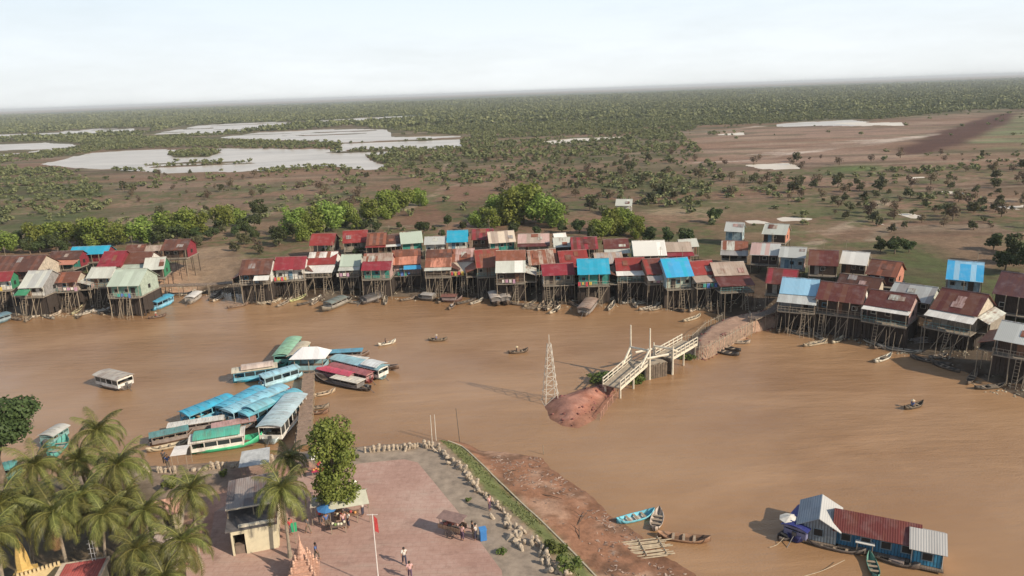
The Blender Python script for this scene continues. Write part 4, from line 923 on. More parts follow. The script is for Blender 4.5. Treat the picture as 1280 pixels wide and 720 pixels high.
# ---------------------------------------------------------------- jetty and shelter
def plankway(name, label, cat, pts, wd, zz, mat, posts=True, rail=False, group=None, ends=0):
    q = [Vector((*P(a, b, z_)[:2], z_)) for (a, b), z_ in zip(pts, zz)]
    o = thing(name, label, cat, (q[0].x, q[0].y, 0), 0, group); org = Vector((q[0].x, q[0].y, 0))
    dm_ = MB(); k = 0
    for a, b in zip(q, q[1:]):
        d = (b - a); L = d.length; u_ = d / L; s = Vector((-u_.y, u_.x, 0)).normalized() * wd / 2; n_ = max(2, int(L / .32))
        for i in range(n_):
            e = a.lerp(b, (i + .04) / n_) - org; g = a.lerp(b, (i + .9) / n_) - org; j = Vector((0, 0, rnd.uniform(-.015, .015))); sw = s * rnd.uniform(.94, 1.04)
            dm_.slab([e - sw + j, g - sw + j, g + sw + j, e + sw + j], .05)
    dm_.build('deck_planks', mat, o)
    for a, b in zip(q, q[1:]):
        d = (b - a); u_ = d.normalized(); s = Vector((-u_.y, u_.x, 0)).normalized() * wd / 2
        for sg in (-1, 1): MB().tube(a - org + s * sg * .85 - Vector((0, 0, .14)), b - org + s * sg * .85 - Vector((0, 0, .14)), .07).build('bearer', polewood, o)
        n_ = max(1, int(d.length / 2.2))
        for i in range(n_ + 1):
            c_ = a.lerp(b, i / n_) - org
            for sg in (-1, 1):
                p_ = c_ + s * sg * .92; gz = ground(p_.x + org.x, p_.y + org.y) - .3
                if posts and p_.z - gz > .3: pole(o, 'post', (p_.x + rnd.uniform(-.1, .1), p_.y, gz), (p_.x, p_.y, p_.z + (1.0 if rail else .25)), .06)
        if rail:
            for sg in (-1, 1):
                for hh in (.5, .95): MB().tube(a - org + s * sg * .95 + Vector((0, 0, hh)), b - org + s * sg * .95 + Vector((0, 0, hh)), .04).build('rail', polewood, o)
    return o
jm = planks((.36, .25, .18), 9, 'jetty_boards', 'X')
plankway('jetty', 'long brown plank jetty running out to the white roofed shelter', 'jetty', [(379, 557), (386, 466)], 1.7, (2.2, 1.2), jm)
plankway('jetty', 'second narrow plank walk parallel to the jetty, on its left side', 'jetty', [(371, 553), (380, 500), (383, 468)], .55, (2.0, 1.3, 1.1), jm)
sh = thing('jetty_shelter', 'white hipped roof shelter with pale blue posts at the jetty head', 'shelter', P(391, 467, 0), R(-2))
MB().box((0, 0, 1.0), (4.6, 3.0, .14)).build('platform', planks((.3, .22, .16), 8, 'boards', 'X'), sh)
mb = MB(); zt, ze_ = 4.3, 3.05; v_ = [(-2.7, -1.9, ze_), (2.7, -1.9, ze_), (2.7, 1.9, ze_), (-2.7, 1.9, ze_), (-1.1, 0, zt), (1.1, 0, zt)]
mb.add(v_ + [(a, b, c_ - .06) for a, b, c_ in v_], [(0, 1, 5, 4), (1, 2, 5), (2, 3, 4, 5), (3, 0, 4), (6, 10, 11, 7), (7, 11, 8), (8, 11, 10, 9), (9, 10, 6), (0, 6, 7, 1), (1, 7, 8, 2), (2, 8, 9, 3), (3, 9, 6, 0)])
mb.build('roof', roofmat((.80, .80, .80), None, .0), sh)
for a in (-2.1, 0, 2.1):
    for b in (-1.4, 1.4): pole(sh, 'post', (a, b, -1.8), (a, b, ze_ + .25), .08)
for a, b, d_ in ((0, -1.42, (4.4, .05, .7)), (0, 1.42, (4.4, .05, .7)), (2.2, 0, (.05, 2.8, .7))): MB().box((a, b, 1.45), d_).build('side_panel', M((.30, .48, .52), .7), sh)
# ---------------------------------------------------------------- lift bridge over the channel
def br(a, b, z_): return Vector((*P(a, b, z_)[:2], z_))
wht = M((.68, .62, .50), .7, .2, 'whitewashed_wood', 3); sand = planks((.46, .38, .28), 5, 'sandy_boards', 'X')
def span(label, a, b, wd, nposts):
    c_ = (a + b) / 2; d = b - a; ang = math.atan2(d.y, d.x); L = math.hypot(d.x, d.y); dz = d.z
    o = thing('footbridge', label, 'bridge', (c_.x, c_.y, 0), ang, 'spans of the wooden lift bridge')
    f = lambda t_: (a.z + dz * t_)
    MB().slab([(-L / 2, -wd / 2, f(0)), (L / 2, -wd / 2, f(1)), (L / 2, wd / 2, f(1)), (-L / 2, wd / 2, f(0))], .14).build('deck', sand, o)
    for s in (-1, 1):
        MB().slab([(-L / 2, s * (wd / 2 + .03) - .03, f(0) + .04), (L / 2, s * (wd / 2 + .03) - .03, f(1) + .04), (L / 2, s * (wd / 2 + .03) + .03, f(1) + .04), (-L / 2, s * (wd / 2 + .03) + .03, f(0) + .04)], .42).build('side_beam', wht, o)
        for hh in (.5, 1.0):
            MB().slab([(-L / 2, s * wd / 2 - .045, f(0) + hh), (L / 2, s * wd / 2 - .045, f(1) + hh), (L / 2, s * wd / 2 + .045, f(1) + hh), (-L / 2, s * wd / 2 + .045, f(0) + hh)], .12).build('rail', wht, o)
        for i in range(nposts):
            t_ = i / (nposts - 1); xx = -L / 2 + .08 + t_ * (L - .16)
            MB().box((xx, s * (wd / 2 + .06), f(t_) + .45), (.12, .1, 1.15)).build('baluster', wht, o)
        for t_ in (.05, .5, .95): MB().box((-L / 2 + t_ * L, s * wd / 2 * .9, (f(t_) - 1.9) / 2), (.2, .2, f(t_) + 1.6)).build('pile', wht, o)
    return o, L
a1, b1 = br(764, 483, 1.6), br(800, 452, 2.4)
a2, b2 = br(829, 446, 2.4), br(862, 427, 2.3)
s1, L1 = span('lower white railed bridge span leading up from the red sandbar', a1, b1, 2.5, 7)
s2, L2 = span('upper white railed bridge span between the gate and the causeway', a2, b2, 2.5, 7)
for nm, (c_, b_) in dict(l=(b1, s1), u=(a2, s2)).items():
    d = (b1 - a1).normalized(); ang = math.atan2(d.y, d.x)
    o = thing('bridge_gate', 'tall two mast bridge gate with slanting stays at the lower span' if nm == 'l' else 'shorter plank gate with dark infill at the upper span', 'gate', (c_.x, c_.y, 0), ang, 'gate frames of the lift bridge')
    top = 7.6 if nm == 'l' else 4.3
    for s in (-1, 1):
        MB().tube((0 if nm == 'l' else -.1, s * 1.5, -1.8), (0, s * 1.5, top), .21, .10, 8).build('mast', wht, o)
        if nm == 'l': MB().tube((-2.6, s * 1.35, 2.5), (-.05, s * 1.45, 4.4), .16, n=6).build('stay', wht, o)
        else: MB().tube((.1, s * 1.42, 3.7), (1.8, s * 1.35, 2.9), .15, n=6).build('stay', wht, o)
    MB().tube((0, -1.5, 4.3 if nm == 'l' else 3.8), (0, 1.5, 4.3 if nm == 'l' else 3.8), .16).build('crossbeam', wht, o)
    mb = MB(); 
    for i in range(9): mb.box((-.12 if nm == 'l' else .0, -1.3 + i * .325, .5), (.07, .29, 3.4 + .2 * (i % 3)))
    mb.build('planking', M((.13, .10, .075), .9, .4), o)
# link between the gates
mid_ = (b1 + a2) / 2; d = a2 - b1; o = thing('bridge_pier', 'dark plank pier filling the gap between the two bridge gates', 'pier', (mid_.x, mid_.y, 0), math.atan2(d.y, d.x))
LL = d.length
for s in (-1, 1):
    mb = MB()
    for i in range(int(LL / .4)): mb.box((-LL / 2 + .3 + i * .4, s * 1.35, .4 + .1 * (i % 2)), (.34, .07, 3.2 + .15 * (i % 3)))
    mb.build('side_planking', M((.15, .115, .085), .9, .4), o)
    MB().tube((-LL / 2 + .15, s * 1.45, 3.3), (LL / 2 - .15, s * 1.45, 3.3), .16).build('top_rail', wht, o)
MB().box((0, 0, 2.0), (LL - .3, 2.5, .12)).build('deck', sand, o)
# fences on the causeway and sandbar
def stakefence(label, pts, zz, step, hh, mat, sub=-.4):
    q = [br(a, b, zz) for a, b in pts]; org = Vector((q[0].x, q[0].y, 0))
    o = thing('stake_fence', label, 'fence', org, 0); mb = MB(); tp = []
    for a, b in zip(q, q[1:]):
        n_ = max(1, int((b - a).length / step))
        for i in range(n_):
            p_ = a.lerp(b, i / n_) - org; h_ = hh * rnd.uniform(.75, 1.2); mb.tube((p_.x, p_.y, sub), (p_.x + rnd.uniform(-.12, .12), p_.y + rnd.uniform(-.1, .1), zz + h_), .045, .035, 5); tp.append(Vector((p_.x, p_.y, zz + hh * .55)))
    mb.build('palings', mat, o)
    MB().path(tp, .035, 5).build('rail', mat, o); return o
pal = M((.42, .36, .28), .9, .35, 'stake_wood', 3)
stakefence('row of pale stakes along the near side of the earth causeway', [(870, 439), (886, 437), (915, 421), (943, 406)], 1.4, .42, 1.1, pal)
stakefence('rough pale pole fence on the far side of the causeway', [(846, 426), (866, 422), (882, 407), (906, 395)], 1.3, .7, .8, pal)
stakefence('broken stake edge on the right side of the red sandbar', [(750, 520), (760, 505), (775, 488)], .6, .4, .55, M((.45, .25, .18), .9, .3), sub=-.6)
# lattice tower
def lattice(label, px, py, hh, base, top, mat, nlev=7):
    p_ = P(px, py, 0); z0_ = min(0, ground(p_.x, p_.y)); o = thing('lattice_tower', label, 'tower', (p_.x, p_.y, 0), R(12))
    cr = lambda i, t_: Vector(((base * (1 - t_) + top * t_) * (-1, 1, 1, -1)[i], (base * (1 - t_) + top * t_) * (-1, -1, 1, 1)[i], hh * t_))
    for i in range(4): MB().tube(cr(i, 0) + Vector((0, 0, -2.2)), cr(i, 1), .048, .04, 5).build('leg', mat, o)
    for i in range(4):
        mb = MB()
        for k in range(nlev):
            t0, t1 = (k / nlev) ** .9, ((k + 1) / nlev) ** .9
            mb.tube(cr(i, t0), cr((i + 1) % 4, t0), .027, n=4); mb.tube(cr(i, t0), cr((i + 1) % 4, t1), .027, n=4)
        mb.build('bracing', mat, o)
    MB().tube((0, 0, hh - .5), (0, 0, hh + 1.2), .04).build('antenna', mat, o); return o
lattice('pale lattice tower standing in the river beside the red sandbar', 688, 502, 8.2, 1.05, .22, M((.66, .62, .54), .6))
# river clutter: bamboo rafts
def raft(label, c_, ang, L, wd, n_, col):
    p_ = P(*c_, 0); o = thing('bamboo_raft', label, 'raft', (p_.x, p_.y, .08 + max(0, ground(p_.x, p_.y))), R(ang)); r = random.Random(label)
    for i in range(n_): MB().tube((-L / 2 + r.uniform(0, L * .25), -wd / 2 + i * wd / n_ + r.uniform(-.1, .1), r.uniform(0, .12)), (L / 2 - r.uniform(0, L * .25), -wd / 2 + i * wd / n_ + r.uniform(-.3, .3), r.uniform(0, .12)), .06).build('bamboo_pole', M(col, .9, .3), o)
    for s in (-.3, 0, .3): MB().tube((L * s, -wd / 2, .16), (L * s, wd / 2, .16), .05).build('crosspiece', M(col, .9, .3), o)
    return o
raft('loose bamboo raft of pale poles half ashore on the mud', (803, 689), 8, 6, 2.6, 14, (.46, .38, .27))
raft('small tan pole raft floating off the right bank houses', (1022, 429), 20, 4, 1.4, 8, (.42, .36, .26))
raft('grey plank platform floating below the cream gabled house', (1152, 431), 8, 4.2, 2.2, 12, (.26, .23, .21))
raft('dark heap of poles under the crowded crimson porch', (664, 384), 55, 4.5, 2.4, 10, (.2, .16, .12))
plankway('landing_stage', 'low timber walkway along the bank between the two village clusters', 'walkway', [(196, 357), (225, 356), (262, 355), (300, 352)], 2.2, (2.6, 2.6, 2.6, 2.6), planks((.28, .21, .16), 8, 'boards', 'X'))
plankway('landing_stage', 'dark walkway behind the causeway foot', 'walkway', [(940, 398), (965, 388), (985, 372)], 1.6, (2.4, 2.6, 3.6), planks((.2, .15, .12), 8, 'boards', 'X'))
# ---------------------------------------------------------------- floating houses, lower right
def fl(px, py, z_=0): return br(px, py, z_)
def fhouse(label, c_, ang, w, D, zf, ze_, rise, roofA, wallc, gablec, ridge='x', roofB=None, windows=2, rust=.2):
    o = thing('floating_house', label, 'floating house', (c_.x, c_.y, 0), ang, 'floating houses joined on one raft')
    for i in range(5):
        yy = -D / 2 + .3 + i * (D - .6) / 4; MB().tube((-w / 2 - .15, yy, .02), (w / 2 + .15, yy, .02), .22, n=8).build('float_log', dark_shade_wood, o)
    MB().box((0, 0, zf - .12), (w + .3, D + .6, .16)).build('platform', planks((.22, .17, .13), 8, 'boards', 'X'), o)
    MB().box((0, 0, (zf + ze_) / 2), (w - .1, D - .1, ze_ - zf)).build('wall', planks(wallc, 4, 'wall_boards'), o)
    hw, hd = w / 2, D / 2
    if ridge == 'x':
        A = [(-hw - .3, -hd - .35, ze_ - .1), (hw + .3, -hd - .35, ze_ - .1), (hw + .3, 0, ze_ + rise), (-hw - .3, 0, ze_ + rise)]
        Bq = [(hw + .3, hd + .35, ze_ - .1), (-hw - .3, hd + .35, ze_ - .1), (-hw - .3, .02, ze_ + rise - .01), (hw + .3, .02, ze_ + rise - .01)]
        g = [[(s * hw, -hd, zf), (s * hw, hd, zf), (s * hw, hd, ze_), (s * hw, 0, ze_ + rise - .1), (s * hw, -hd, ze_)] for s in (-1, 1)]
    else:
        A = [(-hw - .35, -hd - .4, ze_ - .1), (0, -hd - .4, ze_ + rise), (0, hd + .4, ze_ + rise), (-hw - .35, hd + .4, ze_ - .1)]
        Bq = [(.02, -hd - .4, ze_ + rise - .01), (hw + .35, -hd - .4, ze_ - .1), (hw + .35, hd + .4, ze_ - .1), (.02, hd + .4, ze_ + rise - .01)]
        g = [[(-hw, s * hd, zf), (hw, s * hd, zf), (hw, s * hd, ze_), (0, s * hd, ze_ + rise - .1), (-hw, s * hd, ze_)] for s in (-1, 1)]
    MB().slab(A, .06).build('roof', roofmat(roofA, None, rust), o); MB().slab(Bq, .06).build('roof', roofmat(roofB or roofA, None, rust), o)
    for gg in g: 
        n_ = Vector((0, 0, 0)); cc = Vector((sum(p_[0] for p_ in gg) / 5, sum(p_[1] for p_ in gg) / 5, 0)); cc = cc.normalized() * .05
        vs = [Vector(p_) + cc for p_ in gg]; MB().slab(vs, .04, drop=-cc.normalized() * -1).build('gable_wall', planks(gablec, 4, 'gable_boards'), o)
    for i in range(windows):
        xx = -hw + (i + .5) * w / windows; wn_ = MB().box((xx, -hd - .03, (zf + ze_) / 2 + .1), (.9, .06, .8)).build('window', M((.16, .22, .26), .7), o)
        MB().box((xx, -hd - .06, (zf + ze_) / 2 + .1), (.7, .04, .62)).build('pane', dark, wn_)
    return o
d_ = fl(1180, 716) - fl(1012, 680); fa = math.atan2(d_.y, d_.x)
fhouse('grey floating house with one blue grey and one white roof slope', (fl(1012, 681) + fl(1052, 690)) / 2 + Vector((.3, 2.2, 0)), fa, 3.0, 3.6, .4, 1.95, .9, (.20, .25, .31), (.26, .30, .33), (.22, .26, .29), 'y', roofB=(.56, .56, .54), windows=1, rust=.03)
fhouse('long blue floating house with a dark red roof', (fl(1060, 692) + fl(1152, 714)) / 2 + Vector((.3, 2.3, 0)), fa, 6.3, 3.1, .4, 1.95, 1.05, (.15, .034, .03), (.04, .155, .27), (.05, .16, .26), 'x', windows=4, rust=.25)
fhouse('small floating house with a grey roof, blue front and white gable end', (fl(1157, 715) + fl(1185, 722)) / 2 + Vector((.1, 2.0, 0)), fa, 2.2, 3.0, .4, 2.0, .9, (.48, .47, .45), (.06, .28, .45), (.75, .73, .68), 'x', windows=1, rust=.05)
tb = longboat('boat under a deep blue tarp roof left of the grey floating house', (992, 678), (1012, 654), (.05, .06, .22), (.035, .045, .22), beam=2.1, rh=1.5, r0=.02, r1=.95, group='boats beside the floating houses', glass=False, rusty=0)
canoe('long dark canoe with a pale rim in front of the grey floating house', (1005, 677), (1082, 695), (.16, .13, .11), (.2, .17, .14), beam=1.1)
canoe('long brown canoe in front of the blue floating house', (1078, 690), (1150, 714), (.14, .11, .09), (.24, .17, .12), beam=1.1, cargo=(.25, .2, .18))
canoe('small green canoe pointing toward the floating houses', (1096, 726), (1086, 697), (.10, .24, .19), (.2, .24, .2), beam=.9)
tbp = fl(1084, 690, .5); t = thing('washing_table', 'white topped table on the raft before the long blue house', 'table', (tbp.x, tbp.y + .5, .45), fa)
MB().box((0, 0, .75), (1.5, .9, .06)).build('table_top', M((.75, .74, .7), .7, .1), t)
for a in (-.6, .6):
    for b in (-.35, .35): MB().box((a, b, .36), (.07, .07, .72)).build('leg', polewood, t)
um = fl(986, 668); t = thing('white_umbrella', 'dirty white parasol on the small craft left of the blue tarp', 'umbrella', (um.x, um.y, 0))
mb = MB()
for i in range(8):
    a, b = i * math.pi / 4, (i + 1) * math.pi / 4
    mb.slab([(0, 0, 2.0), (.95 * math.cos(a), .95 * math.sin(a), 1.62), (.95 * math.cos(b), .95 * math.sin(b), 1.62)], .02)
mb.build('canopy', M((.72, .68, .6), .8), t); MB().tube((0, 0, .3), (0, 0, 2.05), .03).build('pole', polewood, t)
canoe('small dark craft carrying the dirty white parasol', (978, 674), (996, 665), (.12, .1, .09), beam=1.2, cargo=(.5, .46, .4))
def rope(label, a, b):
    p_, q_ = fl(*a, .1), fl(*b, .5); pts = [p_.lerp(q_, i / 14) - Vector((0, 0, .25 * math.sin(math.pi * i / 14))) for i in range(15)]
    pts = [Vector((v.x, v.y, max(.05, v.z))) for v in pts]
    tag(MB().path(pts, .022, 4).build('mooring_rope', M((.6, .5, .36), .8)), label, 'rope')
rope('pale mooring rope slanting down left from the long canoe', (990, 724), (1056, 700)); rope('short mooring rope at the parasol craft', (962, 684), (980, 672))
for i, (px, py, hh, lb, ln) in enumerate([(545, 549, 3.4, 'white marker pole at the stone edge, left of two', 0), (540, 549, 3.6, 'taller white marker pole beside its twin at the stone edge', 0), (575, 553, 4.4, 'dark banded leaning pole on the grass corner', .25), (680, 566, 1.4, 'short post at the mud shore', .1), (940, 420, 5.0, 'thin tall pole at the causeway landing', .3), (982, 414, 4.4, 'thin pole standing off the light blue house', .2), (1016, 424, 3.2, 'thin pole by the small tan raft', 0), (905, 415, 5.2, 'tall bare pole beside the causeway fence', .1), (899, 410, 4.8, 'leaning bare pole beside the causeway fence', .5)]):
    p_ = P(px, py, 0.2); g_ = ground(p_.x, p_.y)
    tag(MB().tube((0, 0, -.6), (-ln, 0, hh), .05, .035).build('marker_pole', M((.7, .66, .58), .7) if 'white' in lb else (M((.12, .1, .08)) if 'dark' in lb else polewood), loc=(p_.x, p_.y, g_)), lb, 'pole')
# ---------------------------------------------------------------- trees
bark = M((.20, .15, .11), .95, .4, 'bark', 3)
rg = np.random.default_rng(5)
def leafcloud(blobs, n, size, seed, up=.35, droop=0.0):
    """n small four sided leaf clumps through the volume of the blobs (cx,cy,cz,rx,ry,rz)"""
    g = np.random.default_rng(seed); B_ = np.array(blobs, float)
    vol = (B_[:, 3] * B_[:, 4] * B_[:, 5]) ** .72; pick = g.choice(len(B_), n, p=vol / vol.sum())
    d = g.normal(size=(n, 3)); d /= np.linalg.norm(d, axis=1)[:, None]
    rad = g.uniform(.35, 1.0, n) ** .45 * (1 + g.normal(0, .09, n))
    c_ = B_[pick, :3] + d * rad[:, None] * B_[pick, 3:6]
    nrm = d * .7 + g.normal(size=(n, 3)) * .55 + np.array([0, 0, up]); nrm /= np.linalg.norm(nrm, axis=1)[:, None]
    t = np.cross(nrm, g.normal(size=(n, 3))); t /= np.linalg.norm(t, axis=1)[:, None]; b = np.cross(nrm, t)
    s = size * g.uniform(.55, 1.3, n)[:, None]; asp = g.uniform(.45, .8, n)[:, None]
    V = np.stack([c_ - t * s, c_ - b * s * asp + nrm * s * .12, c_ + t * s, c_ + b * s * asp - nrm * s * .12], 1).reshape(-1, 3)
    tint = np.clip(g.normal(.45, .22, n) + .25 * _h(pick, pick * 3, seed), 0, 1)
    return V, np.arange(4 * n).reshape(-1, 4), tint
def crownmesh(name, blobs, n, size, seed, mat, up=.35):
    V, Q, t = leafcloud(blobs, n, size, seed, up); return npmesh(name, V, Q, mat, t)
def randblobs(seed, R_, H0, H1, n, shape=1.0):
    g = random.Random(seed); out = []
    for i in range(n):
        a = g.uniform(0, 6.28); rr = R_ * math.sqrt(g.random()) * .62; zz = g.uniform(H0, H1); k = 1 - .35 * abs((zz - (H0 + H1) / 2) / max(.1, (H1 - H0)) * 2)
        b = R_ * g.uniform(.34, .56) * k; out.append((rr * math.cos(a), rr * math.sin(a), zz, b, b, b * g.uniform(.6, .9) * shape))
    return out
def limbs(blobs, H, r0, seed, nl=5):
    g = random.Random(seed); mb = MB(); top = H * .55
    mb.path([(0, 0, -.3), (g.uniform(-.1, .1), .05, top * .4), (g.uniform(-.25, .25), g.uniform(-.2, .2), top), (g.uniform(-.3, .3), 0, H * .8)], [r0 * 1.3, r0, r0 * .7, r0 * .3], 7)
    for b in g.sample(blobs, min(nl, len(blobs))): mb.path([(0, 0, top * g.uniform(.55, .95)), (b[0] * .5, b[1] * .5, (top + b[2]) / 2), b[:3]], [r0 * .5, r0 * .35, r0 * .12], 5)
    return mb
lm_bam = leafmat('bamboo_leaves', (.085, .135, .025), (.27, .33, .075), .3)
lm_scrub = leafmat('scrub_leaves', (.045, .052, .026), (.13, .13, .062), .2)
lm_dry = leafmat('dry_scrub_leaves', (.085, .065, .042), (.18, .135, .085), .2)
lm_dark = leafmat('dark_leaves', (.022, .036, .014), (.085, .115, .038), .2)
lm_green = leafmat('green_leaves', (.050, .085, .022), (.17, .215, .055), .28)
lm_far = leafmat('shrub_leaves', (.048, .064, .027), (.195, .20, .088), .1)
lm_bright = leafmat('bright_leaves', (.075, .115, .025), (.26, .30, .07), .3)
PROT = {}
def proto(kind, i):
    if (kind, i) in PROT: return PROT[(kind, i)]
    s = hash((kind, i)) % 1000 if False else sum(map(ord, kind)) + i * 17
    if False: pass
    elif kind == 'bamboo': bl = randblobs(s, 4.2, 1.2, 7.4, 15, 1.3); cr = crownmesh('crown', bl, 2600, .34, s, lm_bam); H_, r0 = 7, .14
    elif kind == 'scrub': bl = randblobs(s, 2.1, .9, 3.0, 9); cr = crownmesh('crown', bl, 420, .30, s, lm_scrub); H_, r0 = 3.4, .12
    elif kind == 'dry': bl = randblobs(s, 2.0, .9, 3.4, 10, 1.2); cr = crownmesh('crown', bl, 260, .26, s, lm_dry); H_, r0 = 3.8, .12
    elif kind == 'dark': bl = randblobs(s, 3.2, 2.0, 5.6, 11, 1.1); cr = crownmesh('crown', bl, 1500, .34, s, lm_dark); H_, r0 = 5.6, .2
    elif kind == 'bush': bl = randblobs(s, 1.3, .4, 1.3, 6); cr = crownmesh('crown', bl, 420, .16, s, lm_green); H_, r0 = 1.2, .05
    tk = limbs(bl, H_, r0, s).mesh('trunk', bark)
    PROT[(kind, i)] = (cr, tk); return PROT[(kind, i)]
def tree(kind, name, label, p_, sc, group, cat='tree', szz=1.0, i=None):
    cr, tk = proto(kind, (rnd.randrange(4) if kind != 'bamboo' else rnd.randrange(5)) if i is None else i)
    zz = ground(p_.x, p_.y) - .05
    o = thing(name, label, cat, (p_.x, p_.y, zz), rnd.uniform(0, 6.28), group); o.scale = (sc * rnd.uniform(.9, 1.12), sc * rnd.uniform(.9, 1.12), sc * szz * rnd.uniform(.88, 1.12))
    link('trunk', tk, o); link('crown', cr, o); return o
# bamboo thickets behind the village: foot position in the photo, size
bam = [(12, 316, .62), (40, 312, .72), (68, 308, .8), (97, 306, .75), (122, 308, .85), (150, 306, .6), (182, 303, .8), (207, 298, .85), (232, 296, .85), (252, 294, .6), (278, 288, .75), (300, 282, .62), (-30, 318, .7),
       (368, 294, .95), (392, 292, 1.15), (414, 289, 1.1), (432, 283, .9), (380, 302, .7), (462, 277, 1.0), (484, 272, 1.1), (505, 264, 1.05), (524, 257, .85), (447, 286, .6),
       (612, 284, .85), (634, 281, 1.2), (655, 279, 1.4), (676, 279, 1.3), (696, 284, 1.0), (648, 266, 1.1), (664, 262, 1.0), (622, 272, .9), (596, 284, .6),
       (764, 294, 1.0), (780, 290, .95), (796, 296, .7), (752, 300, .75)]
lbs = {0: 'bright green bamboo clump behind the left cluster roofs', 1: 'bright green bamboo clump by the western rear red roofs', 2: 'tall light green bamboo clump behind the rear row of the middle', 3: 'yellow green bamboo clump near the small lone grey white house'}
for j, (px, py, s) in enumerate(bam):
    s = s * (1.3 if px < 330 else 1.0)
    k = 0 if px < 330 else 1 if px < 560 else 2 if px < 720 else 3
    tree('bamboo', 'bamboo_clump', lbs[k], P(px, py, ZF), s, ('bamboo behind the left cluster', 'bamboo west of the rear row', 'bamboo in the middle', 'bamboo near the lone house')[k], 'bamboo', .92, j % 5)
dk = [(82, 318, .6, 'dark tree among bamboo behind the left cluster'), (50, 316, .55, 'dark tree among bamboo behind the left cluster'), (350, 306, .9, 'dark bare looking tree left of the first rear red roof'), (366, 298, .8, 'dark bare looking tree left of the first rear red roof'), (327, 271, 1.0, 'round dark green tree alone above the left dry ground'),
      (530, 292, .6, 'small dark tree beside the rear grey roof'), (724, 292, .6, 'dark tree between the bamboo and the dark crimson rear roof'), (812, 303, .75, 'dark bush tree right of the yellow green bamboo'), (836, 304, .7, 'dark bush tree behind the bright white roof'), (858, 306, .7, 'dark bush tree near the salmon gabled rear house'),
      (894, 278, .7, 'small round tree left of the lone pale blue house'), (740, 303, .7, 'dark tree just behind the rear crimson roofs'), (1100, 317, .55, 'dark tree cluster above the striped red brown roof'), (1118, 318, .65, 'dark tree cluster above the striped red brown roof'), (1136, 316, .5, 'dark tree cluster above the striped red brown roof'),
      (1242, 313, .7, 'dark rounded tree near the right edge of the plain'), (1270, 330, .9, 'large dark tree at the right edge above the purple roof'), (1256, 338, .7, 'dark tree left of the large one at the right edge'), (1288, 345, 1.3, 'dark tree cut by the right edge'), (1300, 320, 1.1, 'dark tree beyond the right edge'),
      (410, 322, .5, 'dark bush behind the white ridged red roof'), (448, 322, .5, 'dark bush beside the narrow pale green house'), (560, 284, .55, 'dark shrub tree above the small cyan roof'), (605, 292, .5, 'dark shrub above the dark crimson rear roof'), (320, 300, .6, 'low dark tree on the scrubby slope west of the middle'), (470, 290, .55, 'low dark tree behind the second rear red roof')]
for j, (px, py, s, lb) in enumerate(dk): tree('dark', 'leafy_tree', lb, P(px, py, ZF), s, 'dark trees round the village', i=j % 4)
for j in range(26):
    px = -20 + j * 13.5 + rnd.uniform(-5, 5); tree('dark', 'leafy_tree', 'dark olive tree in the hedge like belt among the left bamboo', P(px, 318 - px * .085 + rnd.uniform(-9, 5), ZF), rnd.uniform(.45, .85), 'dark trees of the left belt', i=j % 4)
for j in range(12):
    px = 372 + j * 30 + rnd.uniform(-8, 8); tree('dark', 'leafy_tree', 'dark shrubby tree between bamboo and the rear roofs of the middle', P(px, 296 - (px < 540) * 6 + rnd.uniform(-8, 2), ZF), rnd.uniform(.35, .6), 'dark shrubby trees of the middle', i=j % 4)
# scattered trees of the dry plain
def inz(p, polys): return any(sdist(q, np.array([p[0]]), np.array([p[1]]))[0] > 0 for q in polys)
pondl = list(PW.values()); cnt = 0; spots = []
regions = [([(140, 220), (470, 214), (520, 235), (440, 262), (300, 262), (140, 282)], 46, 'dry'), ([(470, 190), (840, 190), (860, 260), (700, 268), (540, 240)], 66, 'scrub'), ([(700, 205), (880, 215), (900, 260), (720, 262)], 26, 'dry'),
           ([(860, 200), (1280, 190), (1290, 300), (1140, 312), (1030, 262), (900, 262)], 78, 'dry'), ([(900, 225), (1250, 232), (1270, 300), (1160, 320), (1060, 262)], 46, 'scrub'), ([(240, 285), (345, 290), (350, 330), (250, 335)], 10, 'scrub')]
names = ['on the dry brown field between ponds and left bamboo', 'on the scrub land behind the middle bamboo', 'on the ploughed strips right of the middle bamboo', 'among the low banks and pale pools on the right plain', 'on the grassy fields behind the right bank', 'on the rough slope between the two clusters']
for ri, (rp, n_, kd) in enumerate(regions):
    poly = W(rp, ZF); bx = [p_[0] for p_ in poly]; by = [p_[1] for p_ in poly]; c0 = 0; tries = 0
    while c0 < n_ and tries < 4000:
        tries += 1; px = rnd.uniform(min(a for a, b in rp), max(a for a, b in rp)); py = rnd.uniform(min(b for a, b in rp), max(b for a, b in rp)); v = P(px, py, ZF)
        if not inz(v, [poly]) or inz(v, pondl) or v.y < 175: continue
        if any((v - s_).length < 5 for s_ in spots): continue
        spots.append(v); kk = kd if rnd.random() < .7 else ('scrub' if kd == 'dry' else 'dry')
        tree(kk, 'small_tree' if kk == 'scrub' else 'dry_tree', ('small olive green tree ' if kk == 'scrub' else 'small brown half bare tree ') + names[ri], v, rnd.uniform(.4, 1.25) ** 1.2, ('green trees ' if kk == 'scrub' else 'brown trees ') + names[ri]); c0 += 1
